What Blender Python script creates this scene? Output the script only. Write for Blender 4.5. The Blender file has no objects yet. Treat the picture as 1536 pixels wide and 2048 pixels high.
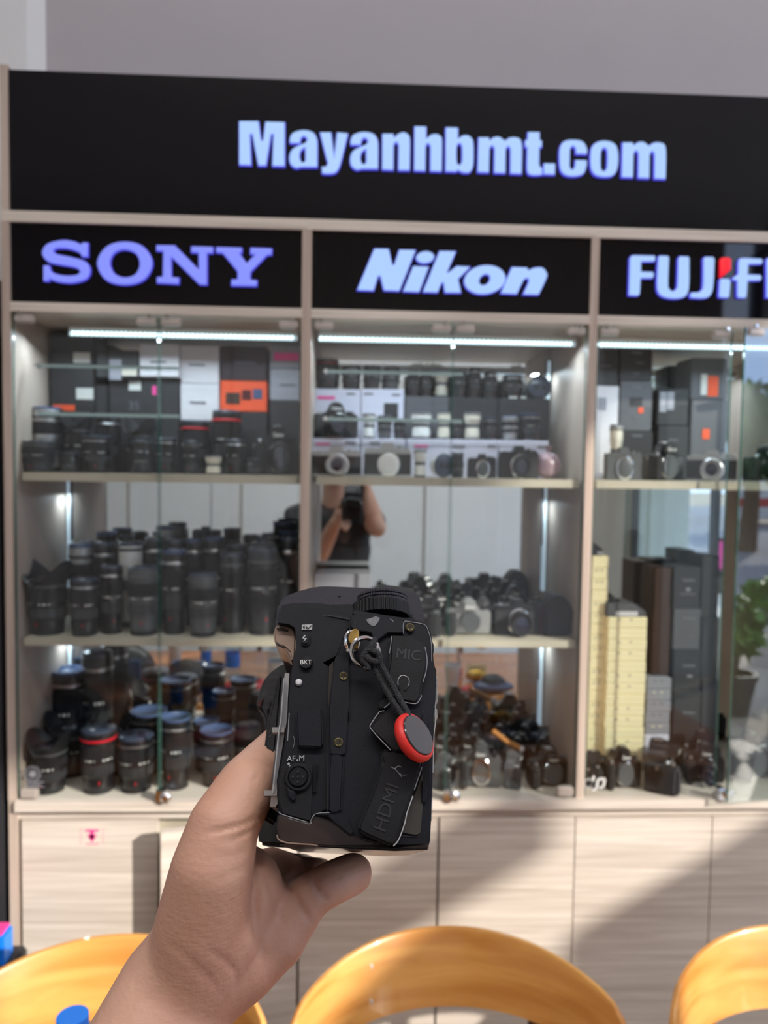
import bpy, bmesh, math, random
import numpy as np
from mathutils import Vector, Matrix
random.seed(7)
rng = np.random.default_rng(7)
PI = math.pi
S = bpy.context.scene

# ------------------------------------------------------------------ camera
F = 1500.0                       # focal length in pixels of the 1536x2048 frame
EYE = Vector((0, 0, 1.6))
yaw, pit, rol = [math.radians(a) for a in (2.439, 3.042, 0.8155)]
fw = Vector((math.sin(yaw) * math.cos(pit), math.cos(yaw) * math.cos(pit), -math.sin(pit)))
r0 = Vector((math.cos(yaw), -math.sin(yaw), 0)); u0 = r0.cross(fw)
rt = math.cos(rol) * r0 + math.sin(rol) * u0
up = -math.sin(rol) * r0 + math.cos(rol) * u0
cd = bpy.data.cameras.new('camera'); cam = bpy.data.objects.new('camera', cd); S.collection.objects.link(cam)
M = Matrix.Identity(4)
for i in range(3):
    M[i][0], M[i][1], M[i][2], M[i][3] = rt[i], up[i], -fw[i], EYE[i]
cam.matrix_world = M
cd.sensor_fit = 'VERTICAL'; cd.sensor_height = 36; cd.sensor_width = 27
cd.lens = F / 2048 * 36; cd.clip_start = 0.01; cd.clip_end = 300
cd.dof.use_dof = True; cd.dof.focus_distance = 0.30; cd.dof.aperture_fstop = cd.lens / 2.1
S.camera = cam

# ------------------------------------------------------------------ world, sun, exposure
W = bpy.data.worlds.new('world'); S.world = W; W.use_nodes = True
nt = W.node_tree; bg = nt.nodes['Background']
# hazy light blue sky with soft clouds, the same all round, a little paler towards the horizon
tcw = nt.nodes.new('ShaderNodeTexCoord'); nzw = nt.nodes.new('ShaderNodeTexNoise'); nzw.inputs['Scale'].default_value = 2.6; nzw.inputs['Detail'].default_value = 5
crw = nt.nodes.new('ShaderNodeValToRGB'); crw.color_ramp.elements[0].position = .42; crw.color_ramp.elements[1].position = .72
crw.color_ramp.elements[0].color = (.40, .58, .95, 1); crw.color_ramp.elements[1].color = (.86, .90, .98, 1)
nt.links.new(tcw.outputs['Generated'], nzw.inputs[0]); nt.links.new(nzw.outputs[0], crw.inputs[0]); nt.links.new(crw.outputs[0], bg.inputs[0]); bg.inputs[1].default_value = 3.5
SUN = Vector((-75, 60, -45)).normalized()
sl = bpy.data.lights.new('sun', 'SUN'); sl.energy = 6.0; sl.angle = math.radians(0.9); sl.color = (1, .93, .84)
so = bpy.data.objects.new('sun', sl); S.collection.objects.link(so)
so.rotation_euler = SUN.to_track_quat('-Z', 'Y').to_euler(); so.location = (6, -5, 6)
def area(name, loc, rot, sx, sy, e, col=(1, 1, 1)):
    l = bpy.data.lights.new(name, 'AREA'); l.shape = 'RECTANGLE'; l.size = sx; l.size_y = sy; l.energy = e; l.color = col
    o = bpy.data.objects.new(name, l); S.collection.objects.link(o); o.location = loc; o.rotation_euler = rot
    return o
area('added_fill_light', (0.2, -0.36, 3.44), (math.radians(-22), 0, 0), 2.8, 0.14, 52, (1, .97, .94))  # added fill without a fixture, brightens the far wall
area('added_fill_light', (0.2, 0.75, 3.44), (math.radians(24), 0, 0), 2.8, 0.14, 10, (.97, .97, 1))  # second added fill, no fixture, lifts the wall above the cabinets
S.view_settings.view_transform = 'Standard'; S.view_settings.look = 'None'
S.view_settings.gamma = 1; S.view_settings.use_curve_mapping = False
S.view_settings.exposure = 0.0
S.cycles.max_bounces = 10; S.cycles.transparent_max_bounces = 24; S.cycles.glossy_bounces = 6
S.cycles.caustics_reflective = False; S.cycles.caustics_refractive = False
S.cycles.use_denoising = True
S.cycles.sample_clamp_indirect = 6

def wp(x, y, Y):
    """world point on the plane y = Y seen at photo pixel (x, y)"""
    d = fw + rt * ((x - 768) / F) - up * ((y - 1024) / F)
    return EYE + d * (Y / d.y)
def vp(x, y, z):
    return EYE + (fw + rt * ((x - 768) / F) - up * ((y - 1024) / F)) * z

# ------------------------------------------------------------------ materials
def mat(name, col, rough=.5, metal=0, spec=.5, coat=0, emit=None, es=0, trans=0, ior=1.45, sss=0):
    m = bpy.data.materials.new(name); m.use_nodes = True
    b = m.node_tree.nodes['Principled BSDF']
    b.inputs['Base Color'].default_value = (*col, 1); b.inputs['Roughness'].default_value = rough
    b.inputs['Metallic'].default_value = metal; b.inputs['Specular IOR Level'].default_value = spec
    b.inputs['Coat Weight'].default_value = coat; b.inputs['Coat Roughness'].default_value = .05
    b.inputs['Transmission Weight'].default_value = trans; b.inputs['IOR'].default_value = ior
    if sss: b.inputs['Subsurface Weight'].default_value = sss; b.inputs['Subsurface Radius'].default_value = (.01, .004, .002)
    if emit: b.inputs['Emission Color'].default_value = (*emit, 1); b.inputs['Emission Strength'].default_value = es
    return m
def srgb(r, g, b):
    return tuple((c / 255 / 12.92 if c < 11 else ((c / 255 + .055) / 1.055) ** 2.4) for c in (r, g, b))
def noisy(m, scale=(1, 1, 1), amt=.15, tex=8, detail=4, bump=0, cols=None, dist=0, coord='Object', bscale=None):
    """procedural colour variation (and fine relief) on a Principled material"""
    n = m.node_tree; N = n.nodes; L = n.links; b = N['Principled BSDF']
    tc = N.new('ShaderNodeTexCoord'); mp = N.new('ShaderNodeMapping'); mp.inputs['Scale'].default_value = scale
    nz = N.new('ShaderNodeTexNoise'); nz.inputs['Scale'].default_value = tex; nz.inputs['Detail'].default_value = detail
    nz.inputs['Distortion'].default_value = dist
    L.new(tc.outputs[coord], mp.inputs[0]); L.new(mp.outputs[0], nz.inputs[0])
    c = b.inputs['Base Color'].default_value[:3]
    cr = N.new('ShaderNodeValToRGB')
    a, z = cols if cols else (tuple(v * (1 - amt) for v in c), tuple(min(1, v * (1 + amt)) for v in c))
    cr.color_ramp.elements[0].position = .3; cr.color_ramp.elements[1].position = .7
    cr.color_ramp.elements[0].color = (*a, 1); cr.color_ramp.elements[1].color = (*z, 1)
    L.new(nz.outputs[0], cr.inputs[0]); L.new(cr.outputs[0], b.inputs['Base Color'])
    if bump:
        bp = N.new('ShaderNodeBump'); bp.inputs['Strength'].default_value = bump; bp.inputs['Distance'].default_value = .001
        if bscale:
            n2 = N.new('ShaderNodeTexNoise'); n2.inputs['Scale'].default_value = bscale; L.new(tc.outputs[coord], n2.inputs[0]); L.new(n2.outputs[0], bp.inputs['Height'])
        else: L.new(nz.outputs[0], bp.inputs['Height'])
        L.new(bp.outputs[0], b.inputs['Normal'])
    return m
def glass(name, tint=(.97, .985, .98), boost=1.0, edge=False):
    m = bpy.data.materials.new(name); m.use_nodes = True; n = m.node_tree; n.nodes.clear()
    o = n.nodes.new('ShaderNodeOutputMaterial'); mx = n.nodes.new('ShaderNodeMixShader')
    t = n.nodes.new('ShaderNodeBsdfTransparent'); t.inputs[0].default_value = (*tint, 1)
    g = n.nodes.new('ShaderNodeBsdfGlossy'); g.inputs['Roughness'].default_value = 0.0
    fr = n.nodes.new('ShaderNodeFresnel'); fr.inputs[0].default_value = 1.45
    mu = n.nodes.new('ShaderNodeMath'); mu.operation = 'MULTIPLY'; mu.inputs[1].default_value = boost; mu.use_clamp = True
    # a pane is thin: use its outward normal on both faces
    gm = n.nodes.new('ShaderNodeNewGeometry')
    n.links.new(fr.outputs[0], mu.inputs[0])
    vm = n.nodes.new('ShaderNodeVectorMath'); vm.operation = 'SCALE'
    sg = n.nodes.new('ShaderNodeMath'); sg.operation = 'MULTIPLY_ADD'; sg.inputs[1].default_value = -2; sg.inputs[2].default_value = 1
    n.links.new(gm.outputs['Backfacing'], sg.inputs[0]); n.links.new(gm.outputs['Normal'], vm.inputs[0]); n.links.new(sg.outputs[0], vm.inputs['Scale'])
    ior = n.nodes.new('ShaderNodeMath'); ior.operation = 'MULTIPLY_ADD'; ior.inputs[1].default_value = (1 / 1.45 - 1.45) * -1 * 0; ior.inputs[2].default_value = 1.45
    lw = n.nodes.new('ShaderNodeLayerWeight'); lw.inputs[0].default_value = .18
    ff = n.nodes.new('ShaderNodeMath'); ff.operation = 'MULTIPLY_ADD'; ff.inputs[1].default_value = .9 * boost; ff.inputs[2].default_value = .035 * boost; ff.use_clamp = True
    pw = n.nodes.new('ShaderNodeMath'); pw.operation = 'POWER'; pw.inputs[1].default_value = 4
    n.links.new(lw.outputs['Facing'], pw.inputs[0]); n.links.new(pw.outputs[0], ff.inputs[0])
    for q in (fr, mu, vm, sg, gm, ior): n.nodes.remove(q)
    n.links.new(ff.outputs[0], mx.inputs[0]); n.links.new(t.outputs[0], mx.inputs[1]); n.links.new(g.outputs[0], mx.inputs[2])
    n.links.new(mx.outputs[0], o.inputs[0])
    return m
MT = {}
woodc = (srgb(190, 178, 166), srgb(222, 212, 200))
MT['wood_h'] = noisy(mat('panel_wood_horizontal', (.6, .55, .48), .45), (.9, 3, 26), tex=3.2, detail=6, cols=woodc, dist=.7, bump=.08)
MT['wood_v'] = noisy(mat('panel_wood_upright', (.6, .55, .48), .45), (24, 3, .9), tex=2.6, detail=6, cols=(srgb(170, 152, 140), srgb(198, 182, 168)), dist=.5, bump=.08)
MT['wood_in'] = noisy(mat('panel_wood_inside', (.6, .55, .48), .5), (2, 14, .9), tex=2.6, detail=5, cols=(srgb(168, 160, 142), srgb(196, 188, 170)), dist=.4)
MT['gap'] = mat('dark_gap', (.04, .035, .03), .8)
MT['acrylic'] = mat('black_gloss_acrylic', (.0035, .0035, .0055), .03, spec=.5)
MT['mirror'] = mat('mirror_silver', (.80, .83, .84), .0, metal=1)
MT['glass'] = glass('clear_glass')
MT['glass_door'] = glass('ajar_glass', (.86, .9, .89), 4.2)
MT['gedge'] = mat('green_glass_edge', srgb(70, 110, 100), .15, spec=.6)
MT['gedge_l'] = mat('pale_glass_edge', srgb(165, 190, 190), .2, spec=.6)
MT['bracket'] = mat('satin_hinge_metal', srgb(190, 180, 172), .35, metal=.3)
MT['chrome'] = mat('chrome', (.85, .85, .87), .08, metal=1)
MT['steel'] = mat('brushed_steel', (.55, .55, .56), .3, metal=1)
MT['led'] = mat('led_glow', (.9, 1, 1), emit=(.72, .97, 1), es=3)
MT['led_soft'] = mat('led_tube_glow', (.9, 1, 1), emit=(.55, .75, .95), es=.4)
MT['sign_face'] = mat('letter_face_glow', (.02, .02, .04), .3, emit=srgb(168, 202, 255), es=1.05)
MT['sign_face2'] = mat('letter_face_blue_glow', (.02, .02, .04), .3, emit=srgb(134, 146, 252), es=1.0)
MT['sign_rim'] = mat('letter_rim_glow', (.02, .02, .04), .3, emit=srgb(88, 84, 236), es=1.0)
MT['sign_red'] = mat('letter_red_glow', (.3, .01, .01), .3, emit=srgb(238, 30, 44), es=1)
MT['wall'] = noisy(mat('painted_wall', srgb(190, 184, 188), .8), amt=.03, tex=3, bump=.05, bscale=300)
MT['wall_white'] = noisy(mat('white_wall', srgb(236, 236, 236), .8), amt=.02, tex=2)
MT['wall_green'] = noisy(mat('pale_green_panel', srgb(208, 218, 212), .6), amt=.03, tex=4)
MT['wall_beige'] = noisy(mat('beige_panel', srgb(150, 140, 124), .6), (12, 12, .6), amt=.12, tex=3)
MT['dark'] = mat('dark_frame', (.03, .03, .033), .5)
MT['floor'] = noisy(mat('floor_tile', srgb(170, 160, 148), .35), amt=.08, tex=5)
MT['black'] = noisy(mat('black_plastic', (.009, .009, .011), .34, coat=.35), amt=.2, tex=20)
MT['black_m'] = noisy(mat('matt_black', (.011, .011, .013), .55), amt=.2, tex=30, bump=.2, bscale=900)
MT['black_g'] = mat('glossy_black', (.012, .012, .015), .15)
MT['grey_d'] = noisy(mat('dark_grey_barrel', (.026, .028, .031), .32, coat=.35), amt=.15, tex=20)
MT['grey_m'] = noisy(mat('mid_grey_barrel', (.08, .085, .09), .35, coat=.3), amt=.15, tex=20)
MT['rubber'] = mat('ribbed_rubber', (.009, .009, .011), .45)
MT['silver'] = noisy(mat('silver_paint', (.42, .42, .42), .32, metal=.6), amt=.08, tex=20)
MT['white'] = noisy(mat('white_plastic', srgb(215, 215, 212), .4), amt=.03, tex=9)
MT['cream'] = noisy(mat('cream_barrel', srgb(205, 198, 182), .4), amt=.05, tex=9)
MT['red'] = mat('red_enamel', srgb(190, 20, 40), .35)
MT['red_d'] = mat('dark_red', srgb(70, 12, 22), .45)
MT['gold'] = mat('gold_ring', srgb(190, 150, 70), .3, metal=.8)
MT['blue'] = mat('blue_plastic', srgb(28, 130, 240), .3)
MT['orange'] = noisy(mat('orange_card', srgb(226, 82, 40), .6), amt=.06, tex=6)
MT['maroon'] = noisy(mat('maroon_card', srgb(40, 18, 28), .5), amt=.1, tex=6)
MT['card_w'] = noisy(mat('white_card', srgb(206, 202, 206), .6), amt=.03, tex=6)
MT['card_lil'] = noisy(mat('pale_lilac_card', srgb(208, 206, 222), .6), amt=.03, tex=6)
MT['card_k'] = noisy(mat('black_card', (.022, .022, .025), .5), amt=.1, tex=6)
MT['card_g'] = noisy(mat('grey_card', (.09, .09, .10), .5), amt=.1, tex=6)
MT['card_lg'] = noisy(mat('light_grey_card', srgb(140, 140, 148), .6), amt=.05, tex=6)
MT['card_y'] = noisy(mat('yellow_card', srgb(242, 228, 186), .7), amt=.05, tex=7)
MT['card_br'] = noisy(mat('brown_card', srgb(58, 36, 26), .6), amt=.1, tex=7)
MT['sticker'] = mat('paper_sticker', srgb(205, 205, 200), .6)
MT['ink'] = mat('grey_ink', srgb(90, 90, 96), .6)
MT['pink'] = mat('pink_sticker', srgb(232, 70, 150), .5)
MT['lensglass'] = mat('front_glass', (.01, .012, .03), .03, spec=.9, coat=1)
MT['capblue'] = mat('bluish_cap', srgb(70, 86, 120), .25)
MT['capsheen'] = mat('cap_sheen', (.035, .046, .075), .3, coat=.5)  # bluish sky and strip reflection put into the cap colour
MT['clearcap'] = glass('clear_plastic', (.8, .84, .9), 2.5)
MT['leather'] = noisy(mat('leatherette', (.022, .022, .024), .6), amt=.3, tex=200, bump=.5)
MT['plate'] = mat('white_lettering', srgb(225, 225, 222), .5)

# ------------------------------------------------------------------ mesh helpers
class MB:
    def __init__(s): s.v = []; s.f = []; s.m = []; s.mi = 0; s.sm = []
    def add(s, vs, fs, smooth=False):
        o = len(s.v); s.v += [tuple(v) for v in vs]
        for f in fs: s.f.append(tuple(i + o for i in f)); s.m.append(s.mi); s.sm.append(smooth)
        return s
    def box(s, x0, x1, y0, y1, z0, z1):
        v = [(x, y, z) for z in (z0, z1) for y in (y0, y1) for x in (x0, x1)]
        return s.add(v, [(0, 2, 3, 1), (4, 5, 7, 6), (0, 1, 5, 4), (2, 6, 7, 3), (0, 4, 6, 2), (1, 3, 7, 5)])
    def lathe(s, prof, n=28, c=(0, 0, 0), axis='z', cap=True, a0=0):
        vs = []; k = len(prof)
        for i in range(n):
            a = a0 + 2 * PI * i / n
            for r, h in prof:
                p = (r * math.cos(a), r * math.sin(a), h)
                if axis == 'y': p = (p[0], -p[2], p[1])       # lathe axis points to -y (the front)
                if axis == 'x': p = (p[2], p[0], p[1])
                vs.append((p[0] + c[0], p[1] + c[1], p[2] + c[2]))
        fs = []
        for i in range(n):
            j = (i + 1) % n
            for q in range(k - 1): fs.append((i * k + q, j * k + q, j * k + q + 1, i * k + q + 1))
        if cap:
            fs.append(tuple(i * k for i in range(n))[::-1]); fs.append(tuple(i * k + k - 1 for i in range(n)))
        return s.add(vs, fs, True)
    def ribs(s, r, z0, z1, n=36, d=.035, c=(0, 0, 0), axis='z'):
        vs = []; fs = []; N = n * 4
        for i in range(N):
            a = 2 * PI * i / N; rr = r * (1 + d) if i % 4 < 2 else r
            for h in (z0, z1):
                p = (rr * math.cos(a), rr * math.sin(a), h)
                if axis == 'y': p = (p[0], -p[2], p[1])
                vs.append((p[0] + c[0], p[1] + c[1], p[2] + c[2]))
        for i in range(N):
            j = (i + 1) % N; fs.append((2 * i, 2 * j, 2 * j + 1, 2 * i + 1))
        fs.append(tuple(2 * i for i in range(N))[::-1]); fs.append(tuple(2 * i + 1 for i in range(N)))
        return s.add(vs, fs)
    def prism(s, poly, a, b, plane='xz', shrink=0):
        """extrude polygon between a and b. plane xz -> along y; xy -> along z"""
        n = len(poly); P = poly; cx = sum(p[0] for p in P) / n; cy = sum(p[1] for p in P) / n
        def pt(p, h):
            return (p[0], h, p[1]) if plane == 'xz' else (p[0], p[1], h)
        Q = [((p[0] - cx) * (1 - shrink) + cx, (p[1] - cy) * (1 - shrink) + cy) for p in P]
        vs = [pt(p, a) for p in P] + [pt(p, b) for p in Q]
        fs = [tuple(range(n)), tuple(range(2 * n - 1, n - 1, -1))] + [(i, i + n, (i + 1) % n + n, (i + 1) % n) for i in range(n)]
        return s.add(vs, fs)
    def tube(s, pts, r, n=8, closed=False):
        pts = [Vector(p) for p in pts]; k = len(pts); vs = []; fs = []
        rs = r if isinstance(r, (list, tuple)) else [r] * k
        prev = None
        for i, p in enumerate(pts):
            a = pts[(i - 1) % k] if closed or i else p; b = pts[(i + 1) % k] if closed or i < k - 1 else p
            t = (b - a).normalized()
            if prev is None: nn = t.orthogonal().normalized()
            else: nn = (prev - t * prev.dot(t)).normalized()
            prev = nn; bb = t.cross(nn)
            for j in range(n):
                q = 2 * PI * j / n; vs.append(p + (nn * math.cos(q) + bb * math.sin(q)) * rs[i])
        for i in range(k if closed else k - 1):
            i2 = (i + 1) % k
            for j in range(n): fs.append((i * n + j, i * n + (j + 1) % n, i2 * n + (j + 1) % n, i2 * n + j))
        if not closed: fs.append(tuple(range(n))[::-1]); fs.append(tuple((k - 1) * n + j for j in range(n)))
        return s.add(vs, fs, True)
    def ball(s, c, rx, ry=None, rz=None, n=12, k=8):
        ry = ry or rx; rz = rz or rx; vs = []; fs = []
        for i in range(1, k):
            t = PI * i / k
            for j in range(n):
                p = 2 * PI * j / n; vs.append((c[0] + rx * math.sin(t) * math.cos(p), c[1] + ry * math.sin(t) * math.sin(p), c[2] + rz * math.cos(t)))
        a = len(vs); vs += [(c[0], c[1], c[2] + rz), (c[0], c[1], c[2] - rz)]
        for i in range(k - 2):
            for j in range(n): fs.append((i * n + j, (i + 1) * n + j, (i + 1) * n + (j + 1) % n, i * n + (j + 1) % n))
        for j in range(n): fs.append((a, j, (j + 1) % n)); fs.append((a + 1, (k - 2) * n + (j + 1) % n, (k - 2) * n + j))
        return s.add(vs, fs, True)

def root_of(o):
    while o.parent: o = o.parent
    return o
def link(name, me, parent=None):
    o = bpy.data.objects.new(name, me); S.collection.objects.link(o)
    if parent: o.parent = parent
    return o
def fixn(me):
    bm = bmesh.new(); bm.from_mesh(me); bmesh.ops.recalc_face_normals(bm, faces=bm.faces); bm.to_mesh(me); bm.free()
def build(name, mb, mats, parent=None, world=True, bevel=0, seg=2, angle=35, autosm=True):
    me = bpy.data.meshes.new(name)
    vs = mb.v
    if parent is not None and world:
        Mi = root_of(parent).matrix_basis.inverted(); vs = [tuple(Mi @ Vector(v)) for v in vs]
    me.from_pydata(vs, [], mb.f)
    if not isinstance(mats, (list, tuple)): mats = [mats]
    for m in mats: me.materials.append(MT[m] if isinstance(m, str) else m)
    fixn(me)
    me.polygons.foreach_set('material_index', mb.m)
    if bevel:
        bm = bmesh.new(); bm.from_mesh(me)
        es = [e for e in bm.edges if len(e.link_faces) == 2 and e.calc_face_angle(0) > math.radians(30)]
        bmesh.ops.bevel(bm, geom=es, offset=bevel, segments=seg, affect='EDGES', clamp_overlap=True)
        bm.to_mesh(me); bm.free()
        me.polygons.foreach_set('use_smooth', [True] * len(me.polygons)); me.set_sharp_from_angle(angle=math.radians(angle))
    else:
        me.polygons.foreach_set('use_smooth', mb.sm)
        if any(mb.sm): me.set_sharp_from_angle(angle=math.radians(angle))
    return link(name, me, parent)
def tag(o, label, cat, group=None, kind=None):
    if label: o['label'] = label
    if cat: o['category'] = cat
    if group: o['group'] = group
    if kind: o['kind'] = kind
    return o
def thing(name, label, cat, loc=(0, 0, 0), rz=0, group=None, scale=None):
    o = bpy.data.objects.new(name, None); S.collection.objects.link(o)
    o.location = loc; o.rotation_euler = (0, 0, rz); o.empty_display_size = .05
    if scale: o.scale = scale
    return tag(o, label, cat, group)
def struct(name, mb, m, **k):
    o = build(name, mb, m, **k); o['kind'] = 'structure'; return o
def copy_tree(o, parent=None):
    c = o.copy(); S.collection.objects.link(c); c.parent = parent
    for ch in o.children: copy_tree(ch, c)
    return c
def text_part(name, txt, size, loc, rot, m, parent, world=False, sx=1, bold=0, ext=.0004):
    """flat lettering with the built-in font; rot = Euler"""
    cu = bpy.data.curves.new(name, 'FONT'); cu.body = txt; cu.size = size; cu.align_x = 'CENTER'; cu.align_y = 'CENTER'
    cu.extrude = ext; cu.offset = bold; cu.resolution_u = 3
    t = bpy.data.objects.new('tmp', cu); me = bpy.data.meshes.new_from_object(t); bpy.data.objects.remove(t)
    T = Matrix.Translation(Vector(loc)) @ rot.to_matrix().to_4x4() @ Matrix.Diagonal((sx, 1, 1, 1))
    if world and parent: T = root_of(parent).matrix_basis.inverted() @ T
    me.transform(T); me.materials.clear(); me.materials.append(MT[m] if isinstance(m, str) else m)
    return link(name, me, parent)
from mathutils import Euler
FRONT = Euler((PI / 2, 0, 0))       # lettering that faces -y

def outline(pts, seg=5):
    """closed path; (x,y) is a corner, (x,y,1) a smooth point"""
    n = len(pts); out = []
    def P(i): return np.array(pts[i % n][:2], float)
    def sm(i): return len(pts[i % n]) > 2
    for i in range(n):
        p, q = P(i), P(i + 1)
        if not sm(i) and not sm(i + 1): out.append(tuple(p)); continue
        t0 = (q - P(i - 1)) * .5 if sm(i) else (q - p)
        t1 = (P(i + 2) - p) * .5 if sm(i + 1) else (q - p)
        L = np.linalg.norm(q - p)
        for tt in (t0, t1):
            l = np.linalg.norm(tt)
            if l > 1.2 * L: tt *= 1.2 * L / l
        for k in range(seg):
            t = k / seg; h = 2 * t ** 3 - 3 * t ** 2 + 1
            out.append(tuple(h * p + (t ** 3 - 2 * t ** 2 + t) * t0 + (3 * t * t - 2 * t ** 3) * q + (t ** 3 - t * t) * t1))
    return out
def plate_shape(name, loops, fn, ext, bev, mats, parent, off=True):
    """loops of (x,y) px -> 2D curve in a local plane given by fn(x,y)->(a,b); faces -y"""
    cu = bpy.data.curves.new(name, 'CURVE'); cu.dimensions = '2D'; cu.fill_mode = 'BOTH'
    for lp in loops:
        sp = cu.splines.new('POLY'); sp.points.add(len(lp) - 1); sp.use_cyclic_u = True
        for i, p in enumerate(lp):
            a, b = fn(*p); sp.points[i].co = (a, b, 0, 1)
    cu.extrude = ext; cu.bevel_depth = bev; cu.bevel_resolution = 1
    if off: cu.offset = -bev
    t = bpy.data.objects.new('tmp', cu); me = bpy.data.meshes.new_from_object(t); bpy.data.objects.remove(t)
    me.materials.clear()
    for m in mats: me.materials.append(MT[m] if isinstance(m, str) else m)
    if len(mats) > 1:
        for p in me.polygons: p.material_index = 0 if abs(p.normal.z) > .9 else 1
    return me
# ------------------------------------------------------------------ room shell
FY = 1.45                        # front plane of the display furniture
MY = 1.72                        # mirror plane
ZT = wp(768, 164, FY).z; ZA1 = wp(768, 442, FY).z; ZA0 = ZA1 - .020
ZB1 = wp(825, 622, FY).z; ZB0 = ZB1 - .017
ZS = wp(600, 952, FY + .016).z   # top of the upper shelf
ZM = wp(600, 1279, FY + .016).z  # top of the middle shelf
ZL = wp(900, 1598, FY).z         # ledge
XL1 = wp(28, 1270, FY).x; XL0 = wp(8.5, 1000, FY).x
P1a = wp(602, 800, FY).x; P1b = wp(621, 800, FY).x
P2a = wp(1172, 900, FY).x; P2b = wp(1188, 900, FY).x
P3a = P2a + (P2a - P1a); P3b = P3a + .018
RX = 3.15                        # street side of the shop
struct('floor', MB().box(-4, RX, -3, 1.8, -.05, 0), 'floor')
struct('ceiling', MB().box(-4, RX + .1, -3.1, 1.9, 3.5, 3.56), 'wall_white')
struct('wall_back', MB().box(-.70, RX, 1.77, 1.87, 0, 3.5), 'wall')
m = MB(); m.prism([(-.70, 1.77), (-.70, 1.87), (-.80, 1.87), (-.80, 1.745), (-.732, 1.745)], 0, 3.5, plane='xy')
struct('trim_1', m, 'wall_white')
struct('wall_niche', MB().box(-4, -.732, 1.7455, 1.87, 0, 3.5), 'wall')
struct('wall_left', MB().box(-4.1, -4, -3, 1.87, 0, 3.5), 'wall_white')
struct('wall_far', MB().box(-4, 1.98, -3.1, -3, 0, 2.62), 'wall_white')
struct('trim_2', MB().box(-4, 2.9, -3.1, -2.96, 2.62, 3.5), 'wall_beige')
m = MB().box(1.98, 2.43, -3.1, -2.98, 0, 2.62); struct('wall_far_pier', m, 'wall_beige')
struct('trim_3', MB().box(2.43, 2.49, -3.08, -2.96, 0, 2.62), 'dark')
struct('wall_far_panel', MB().box(2.49, 2.95, -3.1, -3.0, 0, 2.62).box(2.59, 2.605, -3.0, -2.985, 0, 2.62), 'wall_green')
for i, x in enumerate((-1.9, -.95, .62)):
    struct('trim_%d' % (4 + i), MB().box(x, x + .012, -3, -2.99, 0, 2.6), 'wall_beige')
# street side: header, one deep transom beam, post, a solid lower panel nearer the cabinets
fr = thing('window_1', None, None, (RX, 0, 0)); fr['kind'] = 'structure'
build('header', MB().box(RX, RX + .12, -3.0, 1.87, 3.36, 3.5), 'dark', fr)
build('transom', MB().box(RX, RX + .06, -3.0, -.78, 2.52, 2.68), 'dark', fr)
build('added_sun_blocker', MB().box(RX + .07, RX + .10, -3.0, -1.95, 1.9, 3.36).box(RX + .07, RX + .10, -1.95, -1.2, 2.12, 2.54), 'wall_white', fr)  # unseen panels added to keep the sun off the table
build('window_post', MB().box(RX, RX + .06, -3.04, -2.96, 0, 3.36), 'dark', fr)
build('window_post', MB().box(RX + .01, RX + .05, 1.70, 1.77, 0, 3.36), 'dark', fr)
m = MB().box(RX, RX + .10, -.72, 1.77, 0, 2.29); m.box(RX, RX + .1, -.80, -.72, 0, 2.22)
struct('wall_right', m, 'wall_white')

# ------------------------------------------------------------------ outdoors
struct('pavement', MB().box(RX, 6.4, -9, 5, -.12, -.03), noisy(mat('paving', srgb(200, 186, 168), .8), amt=.1, tex=9))
struct('road', MB().box(6.4, 22, -40, 30, -.2, -.12), noisy(mat('asphalt', srgb(128, 128, 134), .85), amt=.1, tex=6))
struct('ground', MB().box(-30, 80, -80, 60, -.4, -.25), noisy(mat('dusty_ground', srgb(170, 155, 135), .9), amt=.12, tex=.5))
MT['leaf'] = noisy(mat('tree_leaves', (.045, .11, .02), .6), cols=((.02, .055, .012), (.09, .2, .03)), tex=1.4)
MT['leaf2'] = noisy(mat('shrub_leaves', (.09, .24, .03), .5), cols=((.05, .15, .02), (.16, .36, .05)), tex=6)
MT['bark'] = noisy(mat('bark', (.12, .08, .05), .9), amt=.3, tex=12)
def leaves(c, R, n, size, squash=.8, seed=0):
    g = np.random.default_rng(seed); m = MB()
    for i in range(n):
        d = g.normal(size=3); d /= np.linalg.norm(d); p = np.array(c) + d * R * (g.random() ** .35) * np.array([1, 1, squash])
        a = g.normal(size=3); a /= np.linalg.norm(a); b = np.cross(a, g.normal(size=3)); b /= np.linalg.norm(b)
        s = size * (.6 + .8 * g.random())
        m.add([p - a * s, p + b * s * .45, p + a * s, p - b * s * .45], [(0, 1, 2, 3)])
    return m
trees = [(13.2, -11.3, 2.5, 1.75, 'broad dark green roadside tree seen in the ajar glass door'),
         (19.5, -11.5, 2.8, 2.3, 'taller tree behind the roadside tree, reflected in the ajar door'),
         (17, -21, 2.6, 2.6, 'leftmost reflected tree across the road'),
         (11, -27, 2.2, 2.8, 'far tree mirrored in the narrow gap beside the pale panel'),
         (27, -2, 2.4, 2.8, 'rightmost tree across the road')]
for i, (x, y, h, R, lb) in enumerate(trees):
    t = thing('tree', lb, 'tree', (x, y, -.3), group='trees across the road')
    build('trunk', MB().tube([(x, y, -.3), (x + .1, y, h * .5), (x, y + .1, h)], [.22, .17, .1]), 'bark', t)
    f = build('foliage', leaves((x, y, h + .1), R, 2600, .16, .66, i), 'leaf', t); f['kind'] = 'stuff'
b = thing('street_house', 'low house with a red roof across the road', 'house', (33, -24, -.3))
build('house_wall', MB().box(31.5, 35, -26, -23, -.3, 1.6), noisy(mat('red_house', srgb(176, 92, 70), .8), amt=.1), b)
build('roof', MB().prism([(31.2, 1.6), (35.3, 1.6), (33.2, 2.4)], -26.3, -22.7), 'red', b)
v = thing('parked_van', 'white van with a red stripe parked across the road', 'van', (21, -19.5, -.12))
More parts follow.
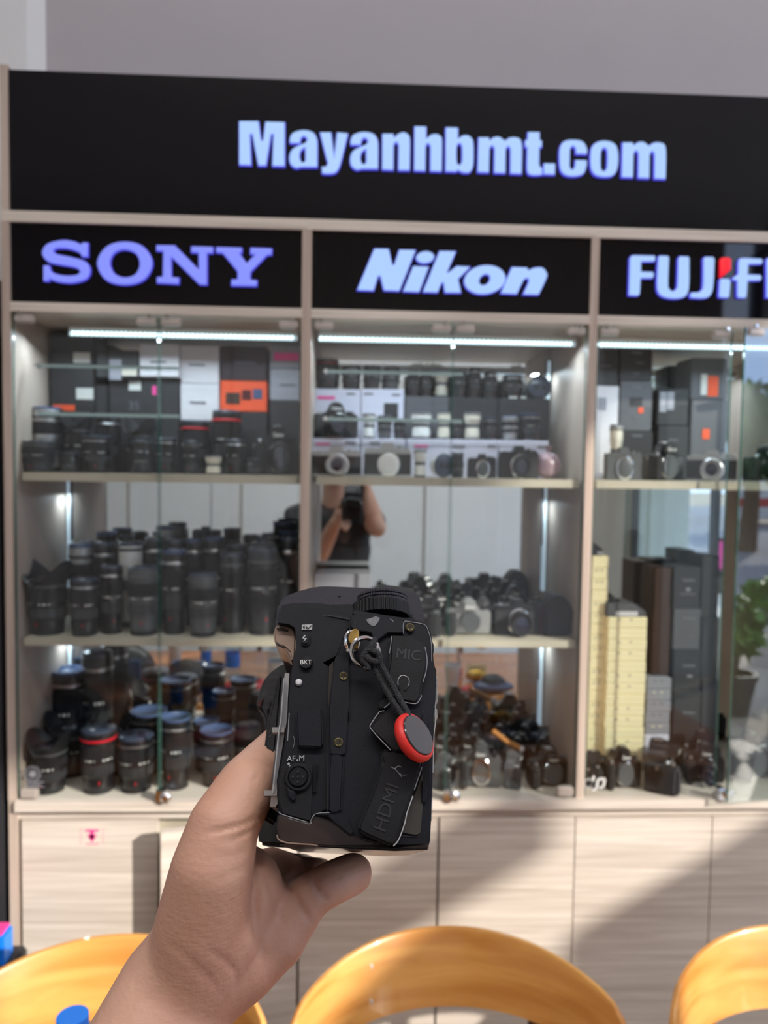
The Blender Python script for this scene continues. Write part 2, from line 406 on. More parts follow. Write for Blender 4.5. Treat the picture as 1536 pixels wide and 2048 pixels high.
build('van_body', MB().prism([(20.0, .1), (22.6, .1), (22.6, 1.0), (22.2, 1.75), (20.1, 1.75), (20.0, 1.6)], -20.3, -18.7), 'white', v, bevel=.05)
build('red_stripe', MB().box(19.98, 22.62, -20.32, -18.68, .55, .85), 'red', v)
for y in (-20.2, -18.8):
    for x in (20.5, 22.1): build('wheel', MB().lathe([(.30, -.1), (.32, 0), (.30, .1)], 20, (x, y, .2), 'y'), 'rubber', v)
def potted(name, x, y, pr, ph, R, h, lb, pot, n=260, seed=3):
    t = thing(name, lb, 'plant', (x, y, -.03))
    build('pot', MB().lathe([(pr * .7, -.03), (pr, ph * .8), (pr * 1.06, ph * .82), (pr * 1.06, ph), (pr * .9, ph), (pr * .88, ph * .9)], 24, (x, y, 0)), pot, t)
    build('soil', MB().lathe([(pr * .9, ph * .86), (pr * .9, ph * .9)], 20, (x, y, 0)), 'bark', t)
    st = MB(); g = random.Random(seed)
    for k in range(7):
        a = g.random() * 6.28; st.tube([(x, y, ph * .85), (x + .3 * R * math.cos(a), y + .3 * R * math.sin(a), ph + h * .5), (x + .8 * R * math.cos(a), y + .8 * R * math.sin(a), ph + h)], [.012, .009, .004], 5)
    build('stem', st, 'bark', t)
    f = build('foliage', leaves((x, y, ph + h * .75), R, n, .07, h / R * .5, seed), 'leaf2', t); f['kind'] = 'stuff'
potted('potted_shrub', 3.56, -1.50, .14, .26, .17, .42, 'bushy green shrub in a dark pot outside', 'dark')
potted('potted_shrub', 3.92, -1.30, .15, .38, .15, .2, 'small shrub in a pale grey pot outside', 'card_lg', 160, 5)
potted('potted_shrub', 4.9, -2.5, .2, .35, .24, .3, 'low shrub in a blue and white pot by the road', 'white', 200, 8)
t = thing('scooter', 'pink and white scooter parked outside beyond the pale panel', 'scooter', (5.6, -6.5, -.03), rz=.6)
build('scooter_body', MB().prism([(-.55, .35), (-.2, .3), (.25, .28), (.45, .75), (.38, .98), (.3, .95), (.2, .5), (-.05, .5), (-.1, .72), (-.6, .75)], -.14, .14), 'pink', t, world=False, bevel=.03)
build('seat', MB().box(-.6, -.08, -.13, .13, .73, .8), 'black', t, world=False, bevel=.03)
for x in (-.45, .52): build('wheel', MB().lathe([(.2, -.04), (.24, 0), (.2, .04)], 20, (x, 0, .22), 'y'), 'rubber', t, world=False)
build('handlebar', MB().tube([(.36, -.3, 1.02), (.38, 0, .98), (.36, .3, 1.02)], .015), 'steel', t, world=False)

# ------------------------------------------------------------------ display furniture
def cabinet(lb, xa, xb, xi0, xi1, seam, ajar=0):
    """xa..xb outer width, xi0..xi1 clear opening"""
    t = thing('display_cabinet', lb, 'cabinet', ((xa + xb) / 2, FY, ZL), group='glass display cabinets')
    build('side_panel', MB().box(xa, xi0, FY, 1.735, ZL, ZA0), 'wood_v', t)
    build('side_panel', MB().box(xi1, xb, FY, 1.735, ZL, ZA0), 'wood_v', t)
    build('rail', MB().box(xa, xb, FY - .0006, 1.50, ZA0, ZA1), 'wood_h', t)
    build('rail', MB().box(xi0, xi1, FY, 1.735, ZB0, ZB1), 'wood_h', t)
    build('back_panel', MB().box(xi0, xi1, 1.7225, 1.735, ZL, ZA0), 'wood_in', t)
    build('mirror', MB().box(xi0, xi1, MY, 1.722, ZL + .001, ZB0 - .001), 'mirror', t)
    m = MB().box(xi0 + .012, xi1 - .006, FY + .016, MY - .001, ZS - .016, ZS)
    build('shelf', m, 'wood_in', t)
    if not ajar:
        build('shelf', MB().box(xi0 + .012, xi1 - .006, FY + .016, MY - .001, ZM - .014, ZM), 'wood_in', t)
    for z, y0 in ((wp(700, 741, 1.50).z, 1.50), (wp(700, 836, 1.50).z, 1.50)):
        if ajar: break
        g = build('glass_shelf', MB().box(xi0 + .03, xi0 + .30, y0 + .001, y0 + .03, z - .005, z), 'glass', t)
        build('shelf_edge', MB().box(xi0 + .03, xi0 + .30, y0, y0 + .0012, z - .0055, z + .0005), 'gedge_l', g)
        build('shelf_pin', MB().lathe([(.0045, -.012), (.0045, .002)], 10, (xi0 + .027, y0, z - .002), 'y'), 'chrome', g)
    # led strips: beads along the front of the bay's top and up a back corner
    zt = wp(360, 671, 1.50).z
    xa0 = xi0 + (.09 if xa < -.6 else .012); l = build('led_strip', MB().box(xa0, xi1 - .01, 1.499, 1.507, zt - .002, zt + .012), 'white', t)
    bd = MB(); x = xi0 + (.095 if xa < -.6 else .014)
    while x < xi1 - .018:
        bd.prism([(x, zt - .0032), (x + .0040, zt - .0032), (x + .0058, zt + .0032), (x + .0018, zt + .0032)], 1.4965, 1.4985); x += .0092
    e = build('led_bead', bd, 'led', l); e['kind'] = 'stuff'
    build('led_diffuser', MB().box(xa0, xi1 - .012, 1.4984, 1.499, zt - .0055, zt + .0035), 'led_soft', l)
    area('led_strip_glow', ((xi0 + xi1) / 2, 1.515, zt - .008), (math.radians(-12), 0, 0), xi1 - xi0 - .05, .01, 1.5, (.72, .88, 1))
    for z0, z1 in ((ZM, ZS - .018), (ZL, ZM - .016), (ZS + .09, ZB0 - .03)):
        if ajar: break
        for xx in (xi0 + .004, xi1 - .012):
            if xx < -.5 or xx > .3:
                v = build('led_strip', MB().box(xx - .002, xx + .008, MY - .008, MY - .002, z1 - .45 * (z1 - z0), z1), 'card_lg', t, bevel=.001)
                area('corner_led_glow', (xx + (.02 if xx < 0 else -.02), MY - .03, z1 - .03), (0, 0, 0), .01, .03, .12, (.72, .88, 1))
                build('led_diffuser', MB().box(xx, xx + .006, MY - .0095, MY - .008, z0 + (.4 if z0 > ZS - .02 or 1 else 0) * (z1 - z0) * .5, z1 - .003), 'led_soft', v)
    # doors
    top = ZB0 - .005; bot = ZL + .004
    for k, (a, c, hinge) in enumerate(((xi0 + .003, seam - .0015, 'l'), (seam + .0015, xi1 - .003, 'r'))):
        gm = 'glass'; th = 0
        if ajar and k: gm = 'glass_door'; th = math.radians(ajar)
        w = c - a
        d = build('glass_door', MB().box(0, 1, 0, 1, 0, 1), gm, t)     # replaced below
        bpy.data.objects.remove(d)
        def place(mb):
            if not th: return mb
            R = Matrix.Translation((c, FY + .006, 0)) @ Matrix.Rotation(th, 4, 'Z') @ Matrix.Translation((-c, -FY - .006, 0))
            mb.v = [tuple(R @ Vector(q)) for q in mb.v]; return mb
        d = build('glass_door', place(MB().box(a + .0006, c - .0006, FY + .003, FY + .008, bot, top)), gm, t)
        e1 = MB().box(a, a + .0006, FY + .003, FY + .008, bot, top).box(c - .0006, c, FY + .003, FY + .008, bot, top)
        build('glass_edge', place(e1), 'gedge', d)
        for xx in (a + .004, c - .040):
            hb = MB().box(xx, xx + .036, FY - .002, FY + .012, top - .016, top - .001)
            build('hinge', place(hb), 'bracket', d, bevel=.003)
            build('screw', place(MB().lathe([(.003, -.001), (.003, .006)], 8, (xx + (.012 if xx < (a + c) / 2 else .026), FY - .002, top + .001), 'y')), 'chrome', d)
        if hinge == 'l' and xa < -.6 or hinge == 'r' and xa > -.2 and not ajar:
            xx = a + .004 if hinge == 'l' else c - .036
            build('hinge', place(MB().box(xx, xx + .034, FY - .002, FY + .012, bot, bot + .019)), 'bracket', d, bevel=.003)
    k = build('catch', MB().box(seam - .004, seam + .012, FY - .014, FY + .01, ZL + .001, ZL + .024), 'chrome', t, bevel=.002)
    build('catch_knob', MB().lathe([(.006, 0), (.010, .008), (.011, .014), (.006, .018)], 14, (seam + .017, FY - .006, ZL + .013), 'y'), 'chrome', k)
    return t
q = (XL1 + P1a) / 2
cabinet('left glass-fronted wood display cabinet packed with lenses and boxes', XL0, (P1a + P1b) / 2, XL1, P1a, wp(317, 900, FY).x)
cabinet('middle glass-fronted display cabinet mirroring the photographer', (P1a + P1b) / 2, (P2a + P2b) / 2, P1b, P2a, wp(903, 900, FY).x)
cabinet('right display cabinet with one glass door ajar, reflecting trees', (P2a + P2b) / 2, P3b, P2b, P3a, wp(1460, 900, FY).x, ajar=8)
struct('trim_9', MB().box(XL0, XL1, FY + .002, 1.735, 0, ZL).box(XL0, XL1, FY + .002, 1.735, ZA1, ZT + .008), 'wood_v')
t = thing('counter_ledge', 'continuous pale wood ledge under the glass cabinets', 'ledge', (0.3, FY, ZL))
build('ledge_board', MB().box(XL1, P3b, FY - .008, 1.735, ZL - .019, ZL), 'wood_h', t)
build('ledge_apron', MB().box(XL1, P3b, FY + .008, FY + .03, ZL - .040, ZL - .019), 'wood_h', t)
ZD = ZL - .040
edges = [XL1 + .006] + [wp(x, 1750, FY + .006).x for x in (316, 596, 877, 1148, 1421)]; edges.append(edges[-1] + .262)
for k, lb in enumerate(('left base cabinet with one door slightly ajar', 'middle base cabinet with striped pale wood doors', 'right base cabinet with sunlit and shadowed wood doors')):
    a, c = edges[2 * k], edges[2 * k + 2]
    t = thing('base_cabinet', lb, 'cabinet', ((a + c) / 2, FY, 0), group='base cabinets under the ledge')
    build('carcass', MB().box(a, c, FY + .026, 1.735, .08, ZL - .04), 'wood_in', t)
    build('plinth', MB().box(a, c, FY + .05, 1.7, 0, .08), 'gap', t)
    for j in (0, 1):
        x0, x1 = edges[2 * k + j], edges[2 * k + j + 1]
        g = .0035 if (2 * k + j) in (2, 3) and j == 0 or (2 * k + j) == 2 else .0012
        if k == 0 and j == 1:
            L = .2596; dm = MB().box(-L, 0, 0, .018, .085, ZD - .002)
            R = Matrix.Translation((x1 - .002, FY + .006, 0)) @ Matrix.Rotation(math.radians(12.4), 4, 'Z')
            dm.v = [tuple(R @ Vector(q)) for q in dm.v]
            d = build('door', dm, 'wood_h', t); d['label'] = 'door standing slightly ajar'
        else:
            d = build('door', MB().box(x0 + g, x1 - g, FY + .006, FY + .024, .085, ZD - .002), 'wood_h', t)
            if k == 0:
                cx, cz = wp(182, 1676, FY).x, wp(182, 1676, FY).z; y = FY + .0055
                m = MB()
                m.box(cx - .013, cx + .013, y, y + .0004, cz + .010, cz + .014); m.box(cx - .004, cx + .004, y, y + .0004, cz - .004, cz + .010)
                m.prism([(cx - .010, cz + .004), (cx + .010, cz + .004), (cx, cz - .012)], y, y + .0004)
                m.box(cx - .012, cx + .012, y, y + .0004, cz - .016, cz - .0145)
                for xx in (-.022, .021):
                    for zz in (-.014, -.006, .002, .010): m.box(cx + xx, cx + xx + .0008, y, y + .0004, cz + zz, cz + zz + .005)
                s = build('sticker', m, 'pink', d); s['label'] = 'pink T-shaped sticker'
# header and the three brand signs
def sign(name, lb, x0, x1, z0, z1, y0):
    t = thing(name, lb, 'sign', ((x0 + x1) / 2, y0, z0))
    build('sign_panel', MB().box(x0, x1, y0, y0 + .012, z0, z1), 'acrylic', t)
    return t
def letter(parent, loops, ox, oy, sc, y0, face='sign_face', rim='sign_rim', name='letter'):
    L = [outline([((p[0] / sc + ox), (p[1] / sc + oy)) + tuple(p[2:]) for p in lp]) for lp in loops]
    def fn(x, y): q = wp(x, y, y0); return q.x, q.z
    me = plate_shape(name, L, fn, .0015, .0042, [face, rim], parent)
    T = Matrix.Translation((0, y0 - .0035, 0)) @ Matrix.Rotation(PI / 2, 4, 'X')
    me.transform(root_of(parent).matrix_basis.inverted() @ T)
    return link(name, me, parent)
H = sign('header_sign', 'long glossy black header panel with glowing white web address', XL1 - .002, P3b, ZA1, ZT, FY + .004)
M_ = [(65,52),(205,52),(223,188),(232,188),(248,56),(388,60),(388,372),(295,370),(303,150),(293,150),(258,368),(198,368),(157,150),(147,150),(155,365),(65,362)]
a_ = [[(418,212),(418,175,1),(440,135,1),(510,115,1),(580,130,1),(610,175,1),(615,230,1),(614,378),(532,378),(500,378,1),(460,384,1),(422,355,1),(414,300,1),(435,250,1),(480,222,1),(522,205,1),(538,182,1),(515,163,1),(497,185,1),(497,212)],
      [(524,242),(500,262,1),(491,300,1),(503,338,1),(524,330,1)]]
y_ = [(625,130),(710,130),(728,285),(745,130),(828,138),(772,360,1),(745,410,1),(700,425,1),(640,422),(640,366),(662,370,1),(680,350,1),(672,320)]
n_ = [(1060,140),(1142,140),(1145,165),(1175,140,1),(1215,130,1),(1250,155,1),(1258,205,1),(1255,400),(1170,400),(1172,222),(1158,203,1),(1144,222),(1142,398),(1058,395)]
h_ = [(1283,88),(1370,90),(1370,172),(1400,148,1),(1440,142,1),(1475,165,1),(1480,215,1),(1477,408),(1392,406),(1393,232),(1378,212,1),(1366,232),(1364,405),(1280,402)]
b_ = [[(-36,95),(55,98),(55,172),(88,152,1),(130,155,1),(160,195,1),(160,360,1),(135,412,1),(85,415,1),(50,398),(45,410),(-38,408)], [(62,212,1),(76,235,1),(76,335,1),(60,358,1),(46,335,1),(46,235,1)]]
m_ = [(192,165),(270,165),(272,185),(300,165,1),(340,162,1),(378,188),(410,168,1),(450,165,1),(487,180,1),(500,230,1),(497,425),(412,423),(413,252),(400,233,1),(386,252),(384,420),(300,418),(302,248),(288,228,1),(274,248),(270,415),(185,413)]
t_ = [(535,128),(622,128),(622,185),(638,187),(638,240),(620,240),(618,350),(625,372,1),(640,376),(640,430),(590,435,1),(540,425,1),(528,380,1),(530,240),(515,238),(515,185),(533,183)]
d_ = [(645,345),(730,347),(728,430),(643,428)]
c_ = [(950,288),(867,286),(867,250),(850,230,1),(832,250),(830,370),(845,390,1),(862,370),(865,322),(948,324),(948,360,1),(925,422,1),(860,442,1),(790,430,1),(757,380,1),(755,250,1),(785,195,1),(850,182,1),(920,195,1),(950,245,1)]
o_ = [[(1070,188,1),(1138,208,1),(1166,265,1),(1163,375,1),(1130,435,1),(1065,446,1),(1000,430,1),(970,372,1),(972,255,1),(1005,205,1)], [(1068,243,1),(1085,265,1),(1083,380,1),(1065,400,1),(1046,380,1),(1048,265,1)]]
sh = lambda L, dx, dy: [((p[0] + dx, p[1] + dy) + tuple(p[2:])) for p in L]
SY = FY + .004
for g in ([M_], a_, [y_], [sh(a_[0], 422, 12), sh(a_[1], 422, 12)], [n_], [h_]): letter(H, g, 460, 230, 3.49, SY)
for g in (b_, [m_], [t_], [d_], [c_], o_, [sh(m_, 1000, 35)]): letter(H, g, 900, 230, 3.49, SY)
G1 = sign('brand_sign', 'glossy black sign with blue-glowing slab letters above the left cabinet', XL1, P1a, ZB1, ZA0, FY + .006)
for g in ([[(342,54),(342,145),(302,145),(285,118,1),(220,95,1),(150,92,1),(125,108,1),(150,126,1),(240,145,1),(325,172,1),(357,225,1),(330,283,1),(240,308,1),(150,300,1),(100,282),(100,298),(60,295),(60,195),(100,195),(118,238,1),(190,258,1),(265,255,1),(290,235,1),(262,212,1),(170,195,1),(90,175,1),(52,120,1),(85,62,1),(175,38,1),(250,45,1),(295,64),(306,52)]],
          [[(570,47,1),(685,78,1),(745,182,1),(690,288,1),(570,320,1),(450,288,1),(395,180,1),(455,78,1)], [(568,100,1),(638,125,1),(662,188,1),(635,250,1),(568,270,1),(505,245,1),(480,182,1),(505,122,1)]],
          [[(765,68),(882,70),(1030,220),(1028,120),(982,118),(982,76),(1122,80),(1122,122),(1085,122),(1085,320),(1035,318),(862,148),(862,268),(910,272),(908,315),(768,308),(768,268),(805,265),(808,110),(765,108)]],
          [[(1138,80),(1302,85),(1302,122),(1288,122),(1330,182),(1380,130),(1350,128),(1352,85),(1490,90),(1488,132),(1458,135),(1357,238),(1354,285),(1397,288),(1395,328),(1232,325),(1233,283),(1272,282),(1272,235),(1180,122),(1138,118)]]):
    letter(G1, g, 70, 470, 3.135, FY + .006, 'sign_face2')
G2 = sign('brand_sign', 'glossy black sign with heavy slanted glowing letters above the middle cabinet', P1b, P2a, ZB1, ZA0, FY + .006)
def ell(cx, cy, rx, ry, k=0, n=10): return [(cx + rx * math.cos(2 * PI * i / n) - k * ry * math.sin(2 * PI * i / n), cy + ry * math.sin(2 * PI * i / n), 1) for i in range(n)]
for g in ([[(180,70),(290,72),(318,192),(328,192),(365,78),(495,80),(370,392),(250,388),(223,280),(212,280),(178,390),(48,385)]], [[(470,200),(592,205),(518,400),(390,395)]], [ell(560, 138, 70, 48, .15)],
          [[(665,88),(795,90),(726,250),(740,243),(795,200),(905,205),(810,300),(832,405),(705,405),(694,330),(685,330),(655,403),(538,400)]],
          [ell(1005, 305, 157, 112, .15), ell(1003, 305, 36, 38, .3)],
          [[(1205,208),(1325,212),(1330,232),(1380,212,1),(1440,215,1),(1472,262,1),(1460,310,1),(1408,420),(1285,418),(1328,322,1),(1325,298,1),(1298,308,1),(1245,415),(1118,410)]]):
    letter(G2, g, 700, 480, 3.746, FY + .006)
G3 = sign('brand_sign', 'glossy black sign with thin glowing letters and a red mark', P2b, P3a, ZB1, ZA0, FY + .006)
for g in ([[(262,165,1),(285,147,1),(490,150),(497,180),(485,210),(365,212),(365,295),(475,298),(482,330),(470,362),(362,362),(352,505,1),(330,522),(245,518),(255,180)]],
          [[(515,165,1),(530,150),(610,152),(620,170),(612,430,1),(630,462,1),(655,472,1),(685,440,1),(695,180),(712,155),(795,158),(805,180),(800,450,1),(760,530,1),(650,548,1),(540,520,1),(503,440,1)]],
          [[(925,180),(945,160),(1020,162),(1035,185),(1020,450,1),(985,525,1),(920,545,1),(810,540),(800,510),(820,485),(890,480,1),(920,440,1)]],
          [[(1075,370),(1095,358),(1165,360),(1180,385),(1168,520),(1155,540),(1075,538),(1065,515)]],
          [[(1245,200,1),(1275,172,1),(1460,178),(1475,205),(1460,232),(1340,235),(1335,320),(1450,325),(1462,355),(1450,382),(1335,385),(1325,525),(1310,542),(1240,540),(1232,515),(1232,382),(1200,380),(1185,360),(1240,320)]],
          [[(1500,185),(1520,170),(1595,172),(1600,190),(1595,540),(1500,540)]], [[(1680,172),(1780,172),(1780,470),(1960,470),(1960,545),(1680,545)]],
          [[(2030,545),(2070,172),(2160,172),(2230,400),(2300,172),(2390,172),(2430,545),(2340,545),(2320,330),(2260,545),(2200,545),(2140,330),(2120,545)]]):
    letter(G3, g, 1200, 480, 4.571, FY + .006)
letter(G3, [[(1085,185),(1105,168),(1165,168),(1185,190),(1182,280),(1095,350),(1083,345)]], 1200, 480, 4.571, FY + .006, 'sign_red', 'sign_red')['label'] = 'red glowing wedge'
# stickers on the glass
gd = [o for o in bpy.data.objects if o.name.startswith('glass_door')]
y0 = FY + .0026
def ring(cx, cz, r, w, n=28, a0=0, a1=2 * PI):
    m = []
    for i in range(n + 1): a = a0 + (a1 - a0) * i / n; m.append((cx + r * math.cos(a), cz + r * math.sin(a)))
    return m
def stroke(mb, pts, w):
    for p, q in zip(pts[:-1], pts[1:]):
        d = Vector((q[0] - p[0], q[1] - p[1])); n = Vector((-d.y, d.x)).normalized() * w / 2; e = d.normalized() * w * .2
        mb.prism([(p[0] + n.x - e.x, p[1] + n.y - e.y), (p[0] - n.x - e.x, p[1] - n.y - e.y), (q[0] - n.x + e.x, q[1] - n.y + e.y), (q[0] + n.x + e.x, q[1] + n.y + e.y)], y0 - .0003, y0)
s = thing('glass_sticker', 'round white camera-badge sticker on the left cabinet glass', 'sticker', wp(65, 1555, y0))
c = wp(65, 1548, y0); m = MB(); stroke(m, ring(c.x, c.z, .015, 0), .0022); stroke(m, ring(c.x, c.z, .0105, 0), .0016); m.lathe([(.0065, 0), (.0065, .0003)], 20, (c.x, y0, c.z), 'y'); m.box(c.x - .012, c.x + .016, y0 - .0003, y0, c.z - .022, c.z - .020)
m.box(c.x - .014, c.x + .022, y0 - .0003, y0, c.z - .017, c.z - .0155); m.box(c.x - .014, c.x + .022, y0 - .0003, y0, c.z - .026, c.z - .0245)
build('sticker_print', m, 'card_lg', s)
s = thing('glass_sticker', 'white rounded three-letter sticker on the right cabinet glass', 'sticker', wp(1190, 1566, y0))
c = wp(1190, 1566, y0); m = MB(); w = .0042
for pts in (ring(c.x - .013, c.z - .001, .008, 0, 18), [(c.x - .003, c.z + .014), (c.x - .006, c.z - .006)], [(c.x + .006, c.z + .007), (c.x + .003, c.z - .012), (c.x - .004, c.z - .014)], [(c.x + .020, c.z + .007), (c.x + .017, c.z - .009), (c.x + .009, c.z - .009)], [(c.x + .007, c.z + .008), (c.x + .020, c.z + .008)]): stroke(m, pts, w)
build('sticker_print', m, 'plate', s)
# dark tall cupboard at the far left and a blue carton on a stool
t = thing('dark_cupboard', 'dark tall cupboard at the left picture edge', 'cupboard', (-1.0, 1.6, 0))
build('cupboard_body', MB().box(-1.35, XL0 - .006, 1.47, 1.69, 0, wp(2, 560, 1.47).z), 'black', t, bevel=.004)
build('cupboard_door', MB().box(-1.34, -1.02, 1.455, 1.47, .03, 1.85).box(-1.01, XL0 - .012, 1.455, 1.47, .03, 1.85), 'dark', t)
zc = wp(12, 1925, 1.38).z
t = thing('stool', 'dark stool under the blue carton', 'stool', (-.72, 1.36, 0)); zt = wp(10, 1935, 1.36).z
build('seat', MB().box(-.86, -.615, 1.24, 1.43, zt - .03, zt), 'dark', t, bevel=.006)
for x in (-.84, -.65):
    for y in (1.26, 1.41): build('leg', MB().box(x - .012, x + .012, y - .012, y + .012, 0, zt - .03), 'dark', t)
ct = thing('snack_carton', 'bright blue carton with a magenta top at left edge', 'carton', (-.70, 1.36, zt))
x1 = wp(27, 1900, 1.40).x; zz = wp(15, 1868, 1.36).z
build('carton_body', MB().box(x1 - .15, x1, 1.36, 1.40, zt, zz - .006), 'blue', ct, bevel=.003)
build('carton_top', MB().box(x1 - .15, x1 - .004, 1.362, 1.398, zz - .006, zz), 'pink', ct, bevel=.002)
# ------------------------------------------------------------------ lens and camera builders (prototypes are moved or copied)
ROWS = {}
ORD = ['first', 'second', 'third', 'fourth', 'fifth', 'sixth', 'seventh', 'eighth', 'ninth', 'tenth', 'eleventh', 'twelfth', 'thirteenth', 'fourteenth', 'fifteenth', 'sixteenth']
def reg(o, look, cat, row, group):
    ROWS.setdefault(row, []).append((o, look)); o['category'] = cat; o['group'] = group
def finish_rows():
    for row, L in ROWS.items():
        L.sort(key=lambda q: q[0].location.x)
        for i, (o, look) in enumerate(L):
            o['label'] = (f"{look}, {ORD[i]} from left {row}" if len(L) > 1 else f"{look} {row}")
PROTO = {}
def make_lens(var):
    """unit lens: radius 1, height 1, standing on its mount"""
    t = thing('camera_lens', 'lens', 'lens')
    b = lambda name, mb, m, p=t, **k: build(name, mb, m, p, world=False, **k)
    body = {'grey': 'grey_m', 'dgrey': 'grey_d', 'silver': 'silver', 'cream': 'cream', 'white': 'white'}.get(var, 'black')
    b('mount_cap', MB().lathe([(.80, 0), (.84, .01), (.84, .06), (.78, .07)]), 'black_m')
    if var == 'short':
        b('barrel', MB().lathe([(.86, .07), (.9, .1), (.9, .34), (1, .4), (1, .62), (.92, .66), (.92, .95)]), body)
        b('focus_ring', MB().ribs(.98, .42, .60, 30), 'rubber'); b('aperture_ring', MB().ribs(.9, .14, .30, 24), 'grey_d')
    elif var == 'cream' or var == 'white':
        b('barrel', MB().lathe([(.8, .07), (.84, .12), (.84, .3), (.74, .45), (.74, .55), (.95, .74), (.96, .96)]), body)
        b('focus_ring', MB().ribs(.76, .44, .56, 26), 'grey_m')
    else:
        b('barrel', MB().lathe([(.82, .07), (.86, .1), (.88, .26), (.93, .3), (.93, .48), (.97, .52), (.97, .8), (1.0, .84), (1.0, .955), (.95, .965)]), body)
        b('zoom_ring', MB().ribs(.94, .31, .47, 34), 'grey_d' if var != 'dgrey' else 'rubber'); b('focus_ring', MB().ribs(.985, .58, .77, 40), 'rubber')
        g = MB()
        for i, a in enumerate((-2.6, -2.35, -2.1, -1.85, -1.3, -1.05, -.8)):
            cx, cy = math.cos(a), math.sin(a); rr = .975; ww = .035 + .02 * (i % 3)
            g.add([(rr * cx - ww * -cy, rr * cy - ww * cx, z) for z in (.535, .56)] + [(rr * cx + ww * -cy, rr * cy + ww * cx, z) for z in (.56, .535)], [(0, 1, 2, 3)])
        b('engraved_scale', g, 'plate')
        b('distance_window', MB().box(-.28, .16, -.945, -.93, .50, .555), 'lensglass')
        b('index_mark', MB().lathe([(.05, -.94), (.05, -.93)], 10, (0, 0, .20), 'y') if 0 else MB().box(-.04, .04, -.90, -.885, .17, .21), 'red')
    ringm = {'redring': 'red', 'gold': 'gold', 'silver': 'grey_d', 'std': 'steel', 'clear': 'steel'}.get(var, 'grey_m')
    z = .83 if var not in ('cream', 'white', 'short') else .9
    b('name_ring', MB().lathe([(1.0, z), (1.03, z + .008), (1.03, z + .03), (1.0, z + .038)]), ringm)
    if var == 'short': b('mount_ring', MB().lathe([(.88, .34), (.93, .35), (.93, .38), (.88, .39)]), 'chrome')
    if var == 'hood':
        n = 40; vs = []; fs = []
        for i in range(n):
            a = 2 * PI * i / n; hgt = 1.10 + .20 * (math.cos(2 * a)) ** 1
            for r, h in ((1.0, .88), (1.02, .9), (1.28, hgt), (1.22, hgt), (.96, .92)):
                vs.append((r * math.cos(a), r * math.sin(a), h))
        for i in range(n):
            j = (i + 1) % n
            for q in range(4): fs.append((i * 5 + q, j * 5 + q, j * 5 + q + 1, i * 5 + q + 1))
        b('lens_hood', MB().add(vs, fs, True), 'black_m')
        b('front_glass', MB().lathe([(.94, .955), (.9, .957), (.5, .965), (.05, .968)]), 'lensglass')
    elif var == 'clear':
        b('front_cap', MB().lathe([(1.0, .96), (1.03, .97), (1.03, 1.0), (.9, 1.0), (.86, .975), (.1, .975)]), 'capblue')
    else:
        c = b('front_cap', MB().lathe([(.98, .96), (.98, .985), (.93, 1.0), (.1, 1.0)]), 'capsheen' if var not in ('silver', 'capblue') else 'capblue')
        b('pinch_tab', MB().box(-.5, -.16, -.2, .2, .995, 1.006).box(.16, .5, -.2, .2, .995, 1.006), 'rubber', c)
    return t
def get(kind, *a):
    k = (kind,) + a
    if k not in PROTO:
        PROTO[k] = {'lens': make_lens, 'dslr': make_dslr, 'mirrorless': make_mless}[kind](*a); return PROTO[k]
    return copy_tree(PROTO[k])
def L(var, x0, x1, yt, zb, Y, look, row, group='lenses on the cabinet shelves', tilt=0):
    o = get('lens', var); xc = (x0 + x1) / 2; r = (x1 - x0) / 2 / F * Y / 1.03
    if var == 'hood': r /= 1.2
    top = wp(xc, yt, Y).z; h = max(.02, top - zb) / (1.27 if var == 'hood' else 1)
    X = wp(xc, yt + 40, Y).x
    o.location = (X, Y, zb + .0004); o.scale = (r, r, h); o.rotation_euler = (0, tilt, random.uniform(-.6, .6))
    reg(o, look, 'lens', row, group)
    return o
